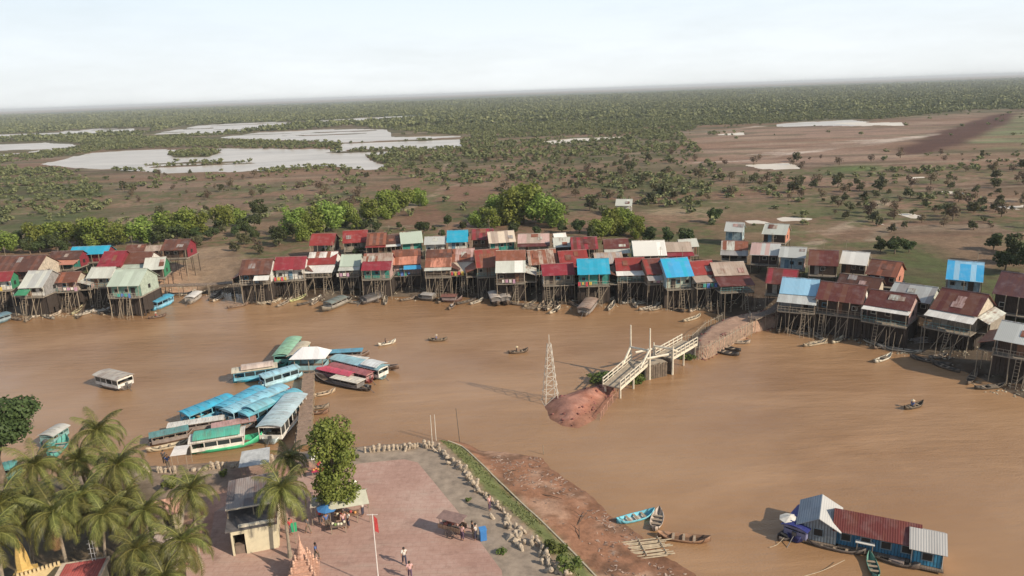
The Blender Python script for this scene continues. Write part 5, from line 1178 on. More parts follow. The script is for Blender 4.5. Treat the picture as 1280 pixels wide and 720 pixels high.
# flooded woods and shrub land that read as one mass
fw = [W(p_, ZF) for p_ in ([(-60, 150), (400, 140), (860, 150), (860, 166), (620, 172), (590, 190), (480, 212), (455, 196), (500, 190), (575, 184), (572, 168), (490, 162), (440, 156), (350, 165), (200, 172), (60, 178), (-60, 178)],
      [(90, 178), (200, 172), (270, 176), (350, 177), (440, 179), (430, 186), (240, 184), (160, 186), (110, 190), (40, 200), (-60, 208), (-60, 200), (60, 190)], [(205, 193), (222, 187), (262, 185), (282, 190), (262, 197), (215, 198)],
      [(-60, 145), (1400, 92), (1400, 134), (1210, 137), (1100, 149), (850, 158), (640, 150), (400, 142), (-60, 160)], [(-60, 212), (60, 212), (110, 236), (120, 262), (60, 272), (-60, 274)], [(330, 205), (450, 205), (440, 214), (340, 216)])]
sparse = [W([(480, 185), (860, 165), (900, 215), (870, 262), (560, 236), (470, 215)], ZF)]
sp2 = [W([(860, 215), (1290, 198), (1290, 300), (1060, 300), (900, 262)], ZF), W([(100, 215), (470, 214), (460, 262), (300, 285), (140, 285)], ZF)]
def sample(n_, y0, y1, wf):
    yy = np.sqrt(rg.uniform(y0 ** 2, y1 ** 2, n_)); xx = rg.uniform(-1, 1, n_) * (yy * wf + 40); return xx, yy
X1, Y1 = sample(44000, 178, 900, .78); X2, Y2 = sample(62000, 900, 2400, .78); X3, Y3 = sample(34000, 2400, 5600, .78)
X = np.concatenate([X1, X2, X3]); Y = np.concatenate([Y1, Y2, Y3])
pr = np.full(X.shape, .03)
clump = fbm(X * .018, Y * .03, 4, 41)
for q_ in sp2: pr = np.where(sdist(q_, X, Y) > 0, .05 + .5 * (clump > .60), pr)
for q_ in sparse: pr = np.where(sdist(q_, X, Y) > 0, .25 + .6 * (clump > .5), pr)
for q_ in fw: pr = np.where(sdist(q_, X, Y) > -6, .9, pr)
pr = np.where(Y > 1700, np.maximum(pr, .7), pr)
salt = W([(850, 165), (970, 158), (1170, 146), (1255, 140), (1225, 158), (1120, 188), (1000, 204), (900, 210)], ZF)
grn = W([(1215, 178), (1268, 140), (1400, 136), (1400, 192), (1225, 190)], ZF)
pr = np.where((sdist(salt, X, Y) > 0) | (sdist(grn, X, Y) > 0), .004, pr)
for q_ in pondl: 
    dd = sdist(q_, X, Y); pr = np.where(dd > 0, .75, np.where((dd > -22) & (pr > .1), .95, pr)); pr = np.where((Y > 620) & (dd > -14), 0, pr)
isl = sdist(ISLE, X, Y); pr = np.where(isl > -3, .95, pr)
keep = rg.uniform(size=len(X)) < pr; X, Y = X[keep], Y[keep]; Z = height(X, Y) - .2
dry_ = Z > ZF - .32; X, Y, Z = X[dry_], Y[dry_], Z[dry_]; keep = np.nonzero(keep)[0][dry_]
tmpl = []
for i in range(12):
    bl = randblobs(300 + i, 1.0, .35, .95, 5); V, Q, t = leafcloud(bl, 46 if i < 6 else 15, .30 if i < 6 else .46, 300 + i, .6); tmpl.append((V, t))
sz = np.where(Y < 900, rg.uniform(.7, 2.5, len(X)) ** 1.1 * np.where(Y < 420, .8, 1), np.where(Y < 2400, rg.uniform(2.0, 5.0, len(X)), rg.uniform(4, 8.5, len(X))))
AV, AT = [], []
pick = rg.integers(0, 6, len(X)) + np.where(Y > 800, 6, 0); ang = rg.uniform(0, 6.28, len(X)); tb_ = rg.normal(0, .16, len(X)) + (clump[keep] - .5) * .8
for k in range(12):
    s_ = pick == k; V, t = tmpl[k]; ca, sa = np.cos(ang[s_])[:, None], np.sin(ang[s_])[:, None]
    vx = (V[None, :, 0] * ca - V[None, :, 1] * sa) * sz[s_][:, None] + X[s_][:, None]; vy = (V[None, :, 0] * sa + V[None, :, 1] * ca) * sz[s_][:, None] + Y[s_][:, None]
    vz = V[None, :, 2] * (sz[s_] * rg.uniform(.7, 1.1, s_.sum()))[:, None] + Z[s_][:, None]
    AV.append(np.stack([vx, vy, vz], -1).reshape(-1, 3)); AT.append(np.clip(t[None, :] + tb_[s_][:, None], 0, 1).ravel())
AV = np.concatenate(AV); AT = np.concatenate(AT)
tag(link('shrubland', npmesh('shrubland', AV, np.arange(len(AV)).reshape(-1, 4), lm_far, AT)), 'dark green flooded woodland and scrub covering the plain round the ponds out to the horizon', 'woodland', kind='stuff')
print('shrubs', len(X))
# ---------------------------------------------------------------- coconut palms
lm_palm = leafmat('palm_leaflets', (.045, .066, .020), (.29, .29, .09), .3, .45)
lm_palmdry = leafmat('dry_palm_leaflets', (.22, .13, .06), (.42, .28, .15), .25)
def frondmesh(seed, L=3.3, droop=1.0, mat=None, rise=.55):
    g = random.Random(seed); n_ = 21; V = []; Q = []; T = []
    pts = []
    th = rise; x_ = z_ = 0.0; ds = L / n_
    for i in range(n_ + 1):
        pts.append((x_, z_, th)); x_ += ds * math.cos(th); z_ += ds * math.sin(th); th -= droop * (1.6 + i * .055) / n_
    for i in range(2, n_ + 1):
        x0, z0, t0 = pts[i]; f = i / n_; ll = .66 * math.sin(math.pi * min(1, .12 + f * .86)) ** .6 + .08
        for s in (-1, 1):
            for k_ in range(2):
                a = Vector((x0 + k_ * ds * .5, 0, z0 - k_ * .02)); out = Vector((math.cos(t0) * .7, s * .78, math.sin(t0) * .7 - .12 - .3 * g.random())).normalized() * ll * g.uniform(.8, 1.1)
                mid_ = a + out * .55 + Vector((0, 0, .03)); tip = a + out + Vector((0, 0, -.3 * ll)); wv_ = Vector((math.cos(t0), 0, math.sin(t0))) * .024
                b_ = len(V); V += [a - wv_, a + wv_, mid_ + wv_, mid_ - wv_, tip]; Q += [(b_, b_ + 1, b_ + 2, b_ + 3), (b_ + 3, b_ + 2, b_ + 4, b_ + 4)]; tt = g.uniform(.15, .85); T += [tt, tt]
    # rachis
    me = bpy.data.meshes.new('frond'); r_ = MB().path([(p_[0], 0, p_[1]) for p_ in pts[::3]], [.05 * (1 - i / 12) + .008 for i in range(len(pts[::3]))], 4)
    V += r_.v; off = len(V) - len(r_.v); F_ = [q_[:3] if q_[2] == q_[3] or (len(q_) == 4 and q_[3] == q_[2]) else q_ for q_ in Q]
    F_ = [(q_[0], q_[1], q_[2]) if len(q_) == 4 and q_[2] == q_[3] else q_ for q_ in Q] + [tuple(i + off for i in f) for f in r_.f]
    me.from_pydata([tuple(v) for v in V], [], F_); me.materials.append(mat); T += [.95] * len(r_.f)
    at_ = me.attributes.new('tint', 'FLOAT', 'FACE'); at_.data.foreach_set('value', T); me.update(); return me
FR = [frondmesh(1, 3.1, 1.15, lm_palm, .75), frondmesh(2, 3.2, 1.05, lm_palm, .4), frondmesh(3, 3.2, .75, lm_palm, -.15), frondmesh(4, 2.9, .5, lm_palm, 1.15)]
FD = frondmesh(5, 3.0, .5, lm_palmdry, -.75); FD2 = frondmesh(6, 2.9, .35, lm_palm, -.7)
ptrunk = M((.30, .25, .19), .9, .35, 'palm_bark', 5)
coco = MB(); 
for i in range(7): a = i * .9; coco.lathe([(.02, -.14), (.11, -.08), (.13, 0), (.09, .1), (.02, .14)], (.25 * math.cos(a), .25 * math.sin(a), -.28 - .08 * (i % 3)), 7)
cocom = coco.mesh('coconuts', M((.20, .16, .05), .6, .3)); 
def palm(label, px, py, hh, sc=1.0, dry=2, lean=(.3, .2), n_=20, grp='coconut palms on the near bank'):
    base0 = P(px, py, 2.5 + hh); bx, by = base0.x - lean[0], base0.y - lean[1]; g = random.Random(px * 7 + py)
    zb = ground(bx, by) - .1
    o = thing('coconut_palm', label, 'palm tree', (bx, by, zb), 0, grp); hh = 2.5 + hh - zb
    pts = [(lean[0] * (t_ ** 1.7), lean[1] * (t_ ** 1.7), hh * t_) for t_ in [i / 8 for i in range(9)]]
    MB().path(pts, [.24 * sc, .17 * sc] + [.13 * sc] * 6 + [.15 * sc], 8).build('trunk', ptrunk, o)
    top = Vector((lean[0], lean[1], hh)); link('coconuts', cocom, o, top)
    for i in range(n_):
        lvl = i / n_; me = FR[3] if lvl < .2 else FR[0] if lvl < .5 else FR[1] if lvl < .75 else FR[2]
        f = link('frond', me, o, top + Vector((0, 0, .12 * (1 - lvl)))); f.rotation_euler = (g.uniform(-.15, .15), g.uniform(-.12, .12), i * 2.399 + g.uniform(-.15, .15)); s = sc * g.uniform(.85, 1.1); f.scale = (s, s * 1.05, s)
    for i in range(dry + 3):
        f = link('dry_frond' if i < dry else 'frond', FD if i < dry else FD2, o, top - Vector((0, 0, .2))); f.rotation_euler = (0, 0, g.uniform(0, 6.28)); f.scale = (sc * .9,) * 3
    return o
palms = [('tallest palm sticking out over the river at the top of the grove', 122, 540, 8.5, 1.0, 1), ('pale green palm at the right end of the upper grove with long dry fronds', 147, 583, 8.0, 1.1, 10), ('feathery palm at the upper left of the grove beside the dark round tree', 44, 583, 7.5, 1.0, 1),
         ('upright palm between the feathery one and the tallest one', 97, 577, 7.0, .9, 1), ('palm at the left edge, upper of two', 0, 632, 7.0, 1.0, 1), ('palm at the left edge, lower of two', -14, 672, 6.5, 1.0, 2), ('palm with a hanging yellow skirt above the gold spire', 68, 642, 6.5, 1.0, 5),
         ('dense palm in the middle of the grove', 100, 622, 7.0, 1.0, 1), ('palm with pale stalks right above the pink roof', 130, 645, 6.2, .8, 2), ('palm low in the grove, right of the pink roof', 172, 688, 5.5, .9, 1), ('small palm tucked in the centre right of the grove', 182, 640, 5.6, .85, 2),
         ('palm standing at the right border of the grove, upper', 239, 614, 6.8, .85, 3), ('palm at the right border of the grove, lower, beside the pink ground', 229, 678, 5.6, .9, 3), ('shaded palm behind the one with the yellow skirt', 38, 628, 6.2, .95, 1), ('palm between the centre one and the border ones', 150, 630, 5.8, .9, 2),
         ('large lone palm leaning over the flat roofed stall building', 352, 612, 6.2, 1.0, 5), ('smaller palm behind the large lone one near the jetty foot', 362, 574, 5.2, .72, 1), ('young palm low at the bottom edge right of the grove', 205, 722, 4.4, .8, 1)]
for lb, px, py, hh, sc, dr in palms: palm(lb, px, py, hh, sc, dr, (rnd.uniform(-.9, .9), rnd.uniform(-.6, .9)), 30)
# tall leafy tree on the square, made of its own blobs
def bigtree(label, px, py, blobs, n_, size, mat, H_, r0, seed):
    p_ = P(px, py, 2.5); o = thing('broadleaf_tree', label, 'tree', (p_.x, p_.y, ground(p_.x, p_.y)), 0)
    limbs(blobs, H_, r0, seed, 9).build('trunk', bark, o, True); link('crown', crownmesh('crown', blobs, n_, size, seed, mat), o); return o
g = random.Random(9); bl = []
for i in range(34):
    zz = 1.8 + i * .235; rr = 1.0 if zz < 8.6 else .6; a = g.uniform(0, 6.28); b = g.uniform(.8, 1.35); bl.append((rr * math.cos(a) + .2, rr * math.sin(a), zz, b, b, b * .75))
bigtree('tall narrow leafy tree on the square between jetty foot and awnings', 424, 648, bl, 11000, .15, lm_bright, 9.0, .3, 77)
g = random.Random(4); bl = [(g.uniform(-3.4, 3.2), g.uniform(-2.6, 2.6), g.uniform(6.2, 9.6), 1.7, 1.7, 1.1) for i in range(22)]
bigtree('broad dark round tree at the left edge above the palms', 2, 600, bl, 10000, .2, lm_dark, 9.5, .4, 78)
for px, py, s, lb in [(712, 712, 1.0, 'dark green bush at the bottom end of the grass strip'), (690, 690, .8, 'dark green bush among the stone posts'), (700, 686, .6, 'small bush beside the dark one among stone posts'), (626, 693, .45, 'tiny plant on the promenade beside the stones'), (585, 628, .35, 'small potted looking plant alone on the grey promenade'), (280, 595, .5, 'small shrub at the waterside path by the green boat'), (240, 606, .9, 'shrub below the white canopied cart'), (214, 610, .8, 'shrub at the edge of the palm grove by the path'), (395, 572, .9, 'greyish shrub at the jetty foot, west'), (410, 566, .8, 'greyish shrub at the jetty foot, east'), (440, 575, .7, 'shrub behind the tall narrow tree')]:
    tree('bush', 'bush', lb, P(px, py, 2.5), s, 'bushes on the near bank', 'bush')
for px, py, s, lb in [(748, 477, 1.5, 'floating green weed left of the lower bridge span'), (757, 471, 1.2, 'floating green weed beside the lower span railing'), (803, 474, 1.4, 'green weed under the gate of the lift bridge'), (795, 480, 1.1, 'green weed right of the lower span piles'), (858, 449, 1.2, 'brown green weed under the upper span')]:
    o = tree('bush', 'water_weed', lb, P(px, py, 0), s, 'weed caught at the bridge', 'plant', .5); o.location.z = -.1
# bare branches and litter on the mud
for k, (px, py, ln, a_, lb) in enumerate([(728, 648, 2.6, 60, 'dark forked branch lying on the mud'), (724, 668, 2.2, 85, 'straight dark stick on the mud below the forked branch'), (690, 622, 2.2, -30, 'thin fallen branch high on the mud shore'), (640, 590, 1.6, 20, 'small stick near the grass kerb')]):
    p_ = P(px, py, .7); zz = ground(p_.x, p_.y) + .08; d_ = Vector((math.cos(R(a_)), math.sin(R(a_)), 0)) * ln / 2
    mb = MB().path([tuple(-d_), (0, 0, .12), tuple(d_ + Vector((0, 0, .1)))], [.05, .04, .02], 5)
    if 'fork' in lb: mb.path([(0, 0, .12), (-.7, .9, .3)], [.035, .015], 5)
    tag(mb.build('branch', M((.10, .07, .05), .9), loc=(p_.x, p_.y, zz)), lb, 'branch')
litter = rg.uniform(size=(5000, 2)); q_ = np.array(MUD); 
xx = rg.uniform(-8, 34, 9000); yy = rg.uniform(44, 92, 9000); dm = sdist(MUD, xx, yy); dc_ = sdist(CORE, xx, yy); ke = (dm > .4) & (dc_ < -2.3) & (fbm(xx * .5, yy * .5, 3, 8) > .47) & (xx > -3)
xx, yy = xx[ke], yy[ke]; zz = height(xx, yy) + .02; n_ = len(xx); an = rg.uniform(0, 3.14, n_); s1_ = rg.uniform(.06, .22, n_); s2_ = rg.uniform(.03, .08, n_)
ux_, uy_ = np.cos(an), np.sin(an); V = np.stack([np.stack([xx + ux_ * s1_ * a - uy_ * s2_ * b, yy + uy_ * s1_ * a + ux_ * s2_ * b, zz + rg.uniform(0, .05, n_)], -1) for a, b in ((-1, -1), (1, -1), (1, 1), (-1, 1))], 1).reshape(-1, 3)
tag(link('litter', npmesh('litter', V, np.arange(4 * n_).reshape(-1, 4), leafmat('litter', (.10, .06, .04), (.62, .48, .36), .0), rg.uniform(size=n_))), 'dead leaves, twigs and small rubbish strewn over the red mud shore', 'litter', kind='stuff')
# stones and clods on the banks
def scatter(name, label, n0, x0, x1, y0, y1, test, smin, smax, lo, hi, sd):
    g = np.random.default_rng(sd); xx = g.uniform(x0, x1, n0); yy = g.uniform(y0, y1, n0); ke = test(xx, yy); xx, yy = xx[ke], yy[ke]; n_ = len(xx); zz = np.maximum(height(xx, yy), -.02)
    base = np.array([(0, 0, -1), (1, 0, 0), (0, 1, 0), (-1, 0, 0), (0, -1, 0), (0, 0, 1)], float); fc = np.array([(5, 1, 2), (5, 2, 3), (5, 3, 4), (5, 4, 1), (0, 2, 1), (0, 3, 2), (0, 4, 3), (0, 1, 4)])
    s_ = g.uniform(smin, smax, n_) ; V = base[None] * g.uniform(.5, 1.2, (n_, 6, 3)) * s_[:, None, None] * np.array([1.3, 1.0, .55]); a_ = g.uniform(0, 6.28, n_)[:, None]
    V = np.stack([V[..., 0] * np.cos(a_) - V[..., 1] * np.sin(a_) + xx[:, None], V[..., 0] * np.sin(a_) + V[..., 1] * np.cos(a_) + yy[:, None], V[..., 2] + zz[:, None] + .02], -1).reshape(-1, 3)
    F_ = (fc[None] + np.arange(n_)[:, None, None] * 6).reshape(-1, 3)
    tag(link(name, npmesh(name, V, F_, leafmat(name, lo, hi, 0, .9), np.repeat(g.uniform(size=n_), 8), k=3)), label, kind='stuff')
scatter('rubble', 'broken clods and stones on the red sandbar and the causeway', 16000, -10, 60, 44, 145, lambda a, b: ((sdist(BAR, a, b) > .1) & (sdist(BAR, a, b) < 2.2) | (sdist(CAUSE, a, b) > -.6) & (sdist(CAUSE, a, b) < 1.2)) & (fbm(a * .7, b * .7, 3, 5) > .40), .06, .34, (.14, .07, .05), (.38, .20, .14), 1)
scatter('debris', 'rubbish, sticks and mud lumps along the waterline under the village', 30000, -100, 100, 85, 160, lambda a, b: (sdist(FAR, a, b) > -3) & (sdist(FAR, a, b) < 9) & (fbm(a * .4, b * .4, 3, 6) > .53), .07, .30, (.07, .05, .035), (.50, .43, .34), 2)
# grass tufts on the strip
xx = rg.uniform(-20, 20, 60000); yy = rg.uniform(44, 92, 60000); band_ = W([(545, 551)] + KERBL, 1.6) + W([(760, 780), (700, 700), (655, 655), (603, 612), (582, 582), (560, 560)], 2.4)
ke = (sdist(band_, xx, yy) > .15) & (fbm(xx * .6, yy * .6, 3, 12) > .44); xx, yy = xx[ke], yy[ke]; zz = height(xx, yy); n_ = len(xx); an = rg.uniform(0, 3.14, n_); s_ = rg.uniform(.05, .12, n_); hh_ = rg.uniform(.04, .14, n_)
ux_, uy_ = np.cos(an), np.sin(an); lx, ly = rg.normal(0, .06, n_), rg.normal(0, .06, n_)
V = np.stack([np.stack([xx + ux_ * s_ * a + lx * t_, yy + uy_ * s_ * a + ly * t_, zz + hh_ * t_], -1) for a, t_ in ((-1, 0), (1, 0), (.5, 1), (-.5, 1))], 1).reshape(-1, 3)
tag(link('grass', npmesh('grass', V, np.arange(4 * n_).reshape(-1, 4), leafmat('grass_blades', (.10, .125, .045), (.22, .235, .10), .2), rg.uniform(size=n_))), 'short rough green grass on the sloping strip between stones and kerb', 'grass', kind='stuff')
# ---------------------------------------------------------------- people
def skin(name, pts, edges, rad, mat, root=0, sub=1):
    me = bpy.data.meshes.new(name); me.from_pydata(pts, edges, []); ob = bpy.data.objects.new(name, me); COL.objects.link(ob)
    md = ob.modifiers.new('skin', 'SKIN'); md.use_smooth_shade = True
    for i, r_ in enumerate(rad): me.skin_vertices[0].data[i].radius = (r_, r_) if not isinstance(r_, tuple) else r_; me.skin_vertices[0].data[i].use_root = (i == root)
    s = ob.modifiers.new('sub', 'SUBSURF'); s.levels = sub; s.render_levels = sub
    bpy.context.view_layer.update(); dg = bpy.context.evaluated_depsgraph_get()
    out = bpy.data.meshes.new_from_object(ob.evaluated_get(dg)); out.name = name; out.materials.clear(); out.materials.append(mat)
    COL.objects.unlink(ob); bpy.data.objects.remove(ob); return out
SK = M((.34, .19, .12), .6, .1, 'skin'); HAIR = M((.02, .016, .013), .6, .1, 'hair')
def joints(pose):
    hip = .90
    J = dict(pel=(0, 0, hip), wst=(0, .01, 1.05), che=(0, .0, 1.26), nek=(0, .0, 1.43), hed=(0, -.01, 1.53), crn=(0, -.01, 1.62))
    for s, n in ((-1, 'l'), (1, 'r')):
        k = s if pose in ('walk',) else 0
        J['hp' + n] = (s * .09, 0, hip - .04); J['kn' + n] = (s * .10, -.14 * k - (.03), .48); J['an' + n] = (s * .10, -.26 * k if k < 0 else -.22 * k + (.1 if 0 else 0), .09); J['to' + n] = (s * .11, (J['an' + n][1]) - .15, .03)
        J['sh' + n] = (s * .18, 0, 1.38); J['el' + n] = (s * .24, .12 * k + .02, 1.12); J['ha' + n] = (s * .23, .14 * k - .08, .90)
        if pose == 'carry': J['el' + n] = (s * .25, -.02, 1.14); J['ha' + n] = (s * .14, -.3, 1.1)
        if pose == 'sit':
            J['kn' + n] = (s * .13, -.40, hip - .02); J['an' + n] = (s * .13, -.42, hip - .42); J['to' + n] = (s * .14, -.56, hip - .46); J['ha' + n] = (s * .15, -.34, 1.0)
    if pose == 'sit': J = {k_: (a, b, c_ - .42) for k_, (a, b, c_) in J.items()}
    return J
def person_mesh(pose, shirt, legs):
    J = joints(pose); names_ = ['pel', 'wst', 'che', 'nek', 'hed', 'crn'] + [a + n for n in 'lr' for a in ('hp', 'kn', 'an', 'to', 'sh', 'el', 'ha')]
    ix = {n: i for i, n in enumerate(names_)}; pts = [J[n] for n in names_]
    rad = dict(pel=(.14, .10), wst=(.12, .09), che=(.155, .10), nek=.055, hed=(.085, .10), crn=(.075, .085), hp=.085, kn=.058, an=.042, to=.035, sh=.058, el=.042, ha=.032)
    rr = [rad[n] if n in rad else rad[n[:-1]] for n in names_]
    E = [('pel', 'wst'), ('wst', 'che'), ('che', 'nek'), ('nek', 'hed'), ('hed', 'crn')]
    for n in 'lr': E += [('pel', 'hp' + n), ('hp' + n, 'kn' + n), ('kn' + n, 'an' + n), ('an' + n, 'to' + n), ('che', 'sh' + n), ('sh' + n, 'el' + n), ('el' + n, 'ha' + n)]
    # five short fingers on each hand and a nose on the face
    hx = list(pts); he = [(ix[a], ix[b]) for a, b in E]; hr = list(rr)
    for n, s in (('l', -1), ('r', 1)):
        h_ = Vector(J['ha' + n]); d = (h_ - Vector(J['el' + n])).normalized(); side = Vector((0, 1, 0)) if abs(d.z) > .5 else Vector((1, 0, 0))
        for k in range(5):
            o_ = side * (k - 2) * .018; ln = (.05, .085, .09, .085, .065)[k]; hx.append(tuple(h_ + d * (.045 + ln) + o_ * (1.5 if k else 2.4))); he.append((ix['ha' + n], len(hx) - 1)); hr.append(.009)
    hd = Vector(J['hed']); hx.append(tuple(hd + Vector((0, -.115, 0)))); he.append((ix['hed'], len(hx) - 1)); hr.append(.014)
    body = skin('person', hx, he, hr, SK)
    sn = ['pel', 'wst', 'che', 'shl', 'shr']; mids = {n: tuple((Vector(J['sh' + n]) * .25 + Vector(J['el' + n]) * .75)) for n in 'lr'}
    sp = [tuple(Vector(J['pel']) + Vector((0, 0, .0)))] + [J['wst'], J['che'], J['shl'], J['shr'], mids['l'], mids['r'], tuple(Vector(J['che']) + Vector((0, 0, .1)))]
    sh_ = skin('shirt', sp, [(0, 1), (1, 2), (2, 3), (2, 4), (3, 5), (4, 6), (2, 7)], [(.155, .118), (.145, .11), (.172, .118), .075, .075, .068, .068, (.11, .08)], shirt)
    tp = [J['pel'], J['hpl'], J['knl'], tuple(Vector(J['knl']).lerp(Vector(J['anl']), .8)), J['hpr'], J['knr'], tuple(Vector(J['knr']).lerp(Vector(J['anr']), .8)), J['wst']]
    tr_ = skin('trousers', tp, [(0, 1), (1, 2), (2, 3), (0, 4), (4, 5), (5, 6), (0, 7)], [(.15, .112), .10, .076, .066, .10, .076, .066, (.13, .1)], legs)
    c_ = Vector(J['hed']) + Vector((0, .018, .055)); hm_ = MB().lathe([(.02, -.10), (.085, -.07), (.103, 0), (.09, .06), (.05, .1), (.01, .115)], c_, 10).mesh('hair', HAIR, True)
    return body, sh_, tr_, hm_
PC = [((.60, .57, .52), (.05, .05, .08)), ((.50, .06, .07), (.08, .08, .1)), ((.10, .16, .36), (.12, .1, .08)), ((.62, .38, .36), (.10, .06, .10)), ((.10, .09, .09), (.20, .16, .12))]
PM = {}
def person(label, px, py, z_, face, pose='stand', c_=0, hat=None, grp=None, on=None):
    if (pose, c_) not in PM: PM[(pose, c_)] = person_mesh(pose, M(PC[c_][0], .9, .12, 'cloth', 8), M(PC[c_][1], .9, .12, 'cloth', 8))
    b_, s_, t_, h_ = PM[(pose, c_)]; p_ = on if on is not None else P(px, py, z_)
    o = link('person', b_, None, p_, R(face)); tag(o, label, 'person', grp)
    link('shirt', s_, o); link('trousers', t_, o)
    if hat:
        zz = 1.62 - (.42 if pose == 'sit' else 0); MB().lathe([(.27, -.03), (.26, -.02), (.12, .08), (.02, .16)], (0, -.01, zz), 12).build('hat', M(hat, .8), o)
    else: link('hair', h_, o)
    return o
SQ = 2.55
person('person in a pale shirt walking across the empty square', 506, 706, SQ, 200, 'walk', 0)
person('person in pale clothes at the bottom edge near the walking one', 513, 724, SQ, 190, 'walk', 3)
person('person in a pink top standing at the left rear of the loaded cart', 578, 676, SQ, 150, 'stand', 3)
person('person in dark clothes standing between the cart and the blue bin', 591, 672, SQ, 100, 'stand', 4)
person('person in a white shirt carrying something beside the blue bin', 595, 675, SQ, 250, 'carry', 0)
person('person in white top seated at the left side of the cart group', 572, 667, SQ, 90, 'stand', 0)
person('person with a dark top walking west of the blue umbrella', 386, 667, SQ, 240, 'walk', 4)
person('person in red standing under the left edge of the blue umbrella', 401, 655, SQ, 10, 'stand', 1)
person('person in blue trousers right below the blue umbrella', 409, 661, SQ, 30, 'stand', 2)
person('person in a pink top behind the stall table, left of two', 430, 660, SQ, 30, 'stand', 3)
person('person in white at the stall table, right of two', 436, 659, SQ, 320, 'stand', 0)
person('person in a white shirt at the right corner of the grey awning', 454, 645, SQ, 250, 'stand', 0)
person('person in red under the white flower canopy', 399, 592, SQ, 180, 'stand', 1)
person('person in dark clothes by the water near the white canopied cart', 206, 580, 2.5, 180, 'stand', 4)
person('person in blue shirt near the water next to the dark dressed one', 211, 586, 2.5, 30, 'carry', 2)
person('person standing on the promenade beside the stone posts', 612, 638, SQ, 60, 'stand', 3)
person('person in red low at the foot of the ornate shrine', 364, 668, SQ, 60, 'stand', 1)
person('person walking by the right side of the ornate shrine', 396, 700, SQ, 90, 'walk', 2)
for k_, lbl, c_, hat in (('lattice tower', 'rower in a pale hat on the tiny canoe near the lattice tower', 4, (.6, .5, .32)), ('north of the pale', 'rower with a hat in the tiny canoe north of the boat pair', 2, (.5, .42, .3)), ('white hulled', 'rower in dark top in the small white hulled canoe', 4, None), ('blue roofed landing', 'rower in the tiny brown canoe below the landing boat', 1, (.5, .42, .3)), ('tiny dark canoe', 'rower with a pale hat alone in the right half of the river', 2, (.62, .52, .36)), ('small dark rowing', 'rower in the canoe in front of the maroon covered boat', 0, None)):
    cn = [v for q_, v in CN.items() if k_ in q_][0]; v = cn.location; ang = cn.rotation_euler.z
    person(lbl, 0, 0, 0, 90 + math.degrees(ang), 'sit', c_, hat, None, Vector((v.x, v.y, -.16)) + Matrix.Rotation(ang, 3, 'Z') @ Vector((-.25, 0, 0)))
# ---------------------------------------------------------------- stones along the water edge
stm = M((.46, .38, .29), .9, .35, 'sandstone', 4); SM = []
for i in range(6):
    g = random.Random(i + 50); n_ = 7; prof = [(.10, -.3), (.17, -.25), (.16, .15), (.19, .3), (.14, .45), (.17, .55), (.10, .68), (.02, .70)] if i < 4 else [(.12, -.2), (.28, -.1), (.30, .15), (.2, .34), (.03, .38)]
    mb = MB().lathe([(r_ * g.uniform(.85, 1.15), z_) for r_, z_ in prof], (0, 0, 0), n_); mb.v = [(a + g.uniform(-.03, .03), b + g.uniform(-.03, .03), c_) for a, b, c_ in mb.v]
    SM.append(mb.mesh('stone_post', stm, False))
def stones(pts, step, zz, lb, grp, wid=.0, kinds=(0, 1, 2, 3), jit=.2, hs=1.0):
    q = [P(a, b, zz) for a, b in pts]
    for a, b in zip(q, q[1:]):
        n_ = max(1, int((b - a).length / step)); s_ = Vector((-(b - a).y, (b - a).x, 0)).normalized()
        for i in range(n_):
            if rnd.random() < .07: continue
            p_ = a.lerp(b, (i + rnd.random() * .5) / n_) + s_ * rnd.uniform(-wid, wid); k = rnd.choice(kinds)
            o = link('stone_post' if k < 4 else 'boulder', SM[k], None, (p_.x, p_.y, ground(p_.x, p_.y) + .02), rnd.uniform(0, 6)); s = rnd.uniform(.8, 1.25) * hs; o.scale = (s, s, s * rnd.uniform(.8, 1.2)); o.rotation_euler = (rnd.uniform(-jit, jit), rnd.uniform(-jit, jit), rnd.uniform(0, 6))
            tag(o, lb if k < 4 else lb.replace('post', 'boulder'), 'stone', grp if k < 4 else grp.replace('posts', 'boulders'))
stones([(180, 590), (222, 591)], .42, 2.5, 'pale upright stone post by the white canopied cart', 'stone posts by the cart', hs=.9)
stones([(236, 589), (300, 583), (345, 576)], .45, 2.5, 'brownish stone post at the water below the green boat', 'stone posts below the green boat', .15, (0, 1, 2, 3, 4))
stones([(455, 566), (545, 558)], .48, 2.5, 'pale upright stone post in the straight line east of the tree', 'stone posts east of the tree')
stones([(505, 562), (535, 558), (560, 566)], .42, 2.5, 'stone post heaped at the corner of the promenade', 'stone posts at the promenade corner', .5, (0, 1, 2, 4), .7)
stones([(556, 568), (580, 592), (600, 616)], .30, 2.5, 'leaning stone post in the long diagonal heap beside the grass', 'stone posts along the upper diagonal', .32, (0, 1, 2, 3, 4), .8)
stones([(600, 616), (628, 640), (640, 650)], .42, 2.45, 'low stone post along the thin middle stretch of the diagonal', 'stone posts along the middle diagonal', .12, (0, 2, 4), .5, .75)
stones([(622, 646), (650, 668), (676, 690)], .30, 2.5, 'stone post in the lower diagonal cluster near the grass', 'stone posts in the lower diagonal', .55, (0, 1, 2, 3, 4), .6)
stones([(640, 672), (655, 690)], .35, 2.5, 'stone post in the loose inner row on the grey promenade', 'stone posts of the inner row', .4, (1, 2, 5), .7)
stones([(672, 690), (690, 715), (715, 712)], .28, 2.5, 'stone post in the bottom group beside the dark bushes', 'stone posts at the bottom', .5, (0, 1, 2, 3), .7)
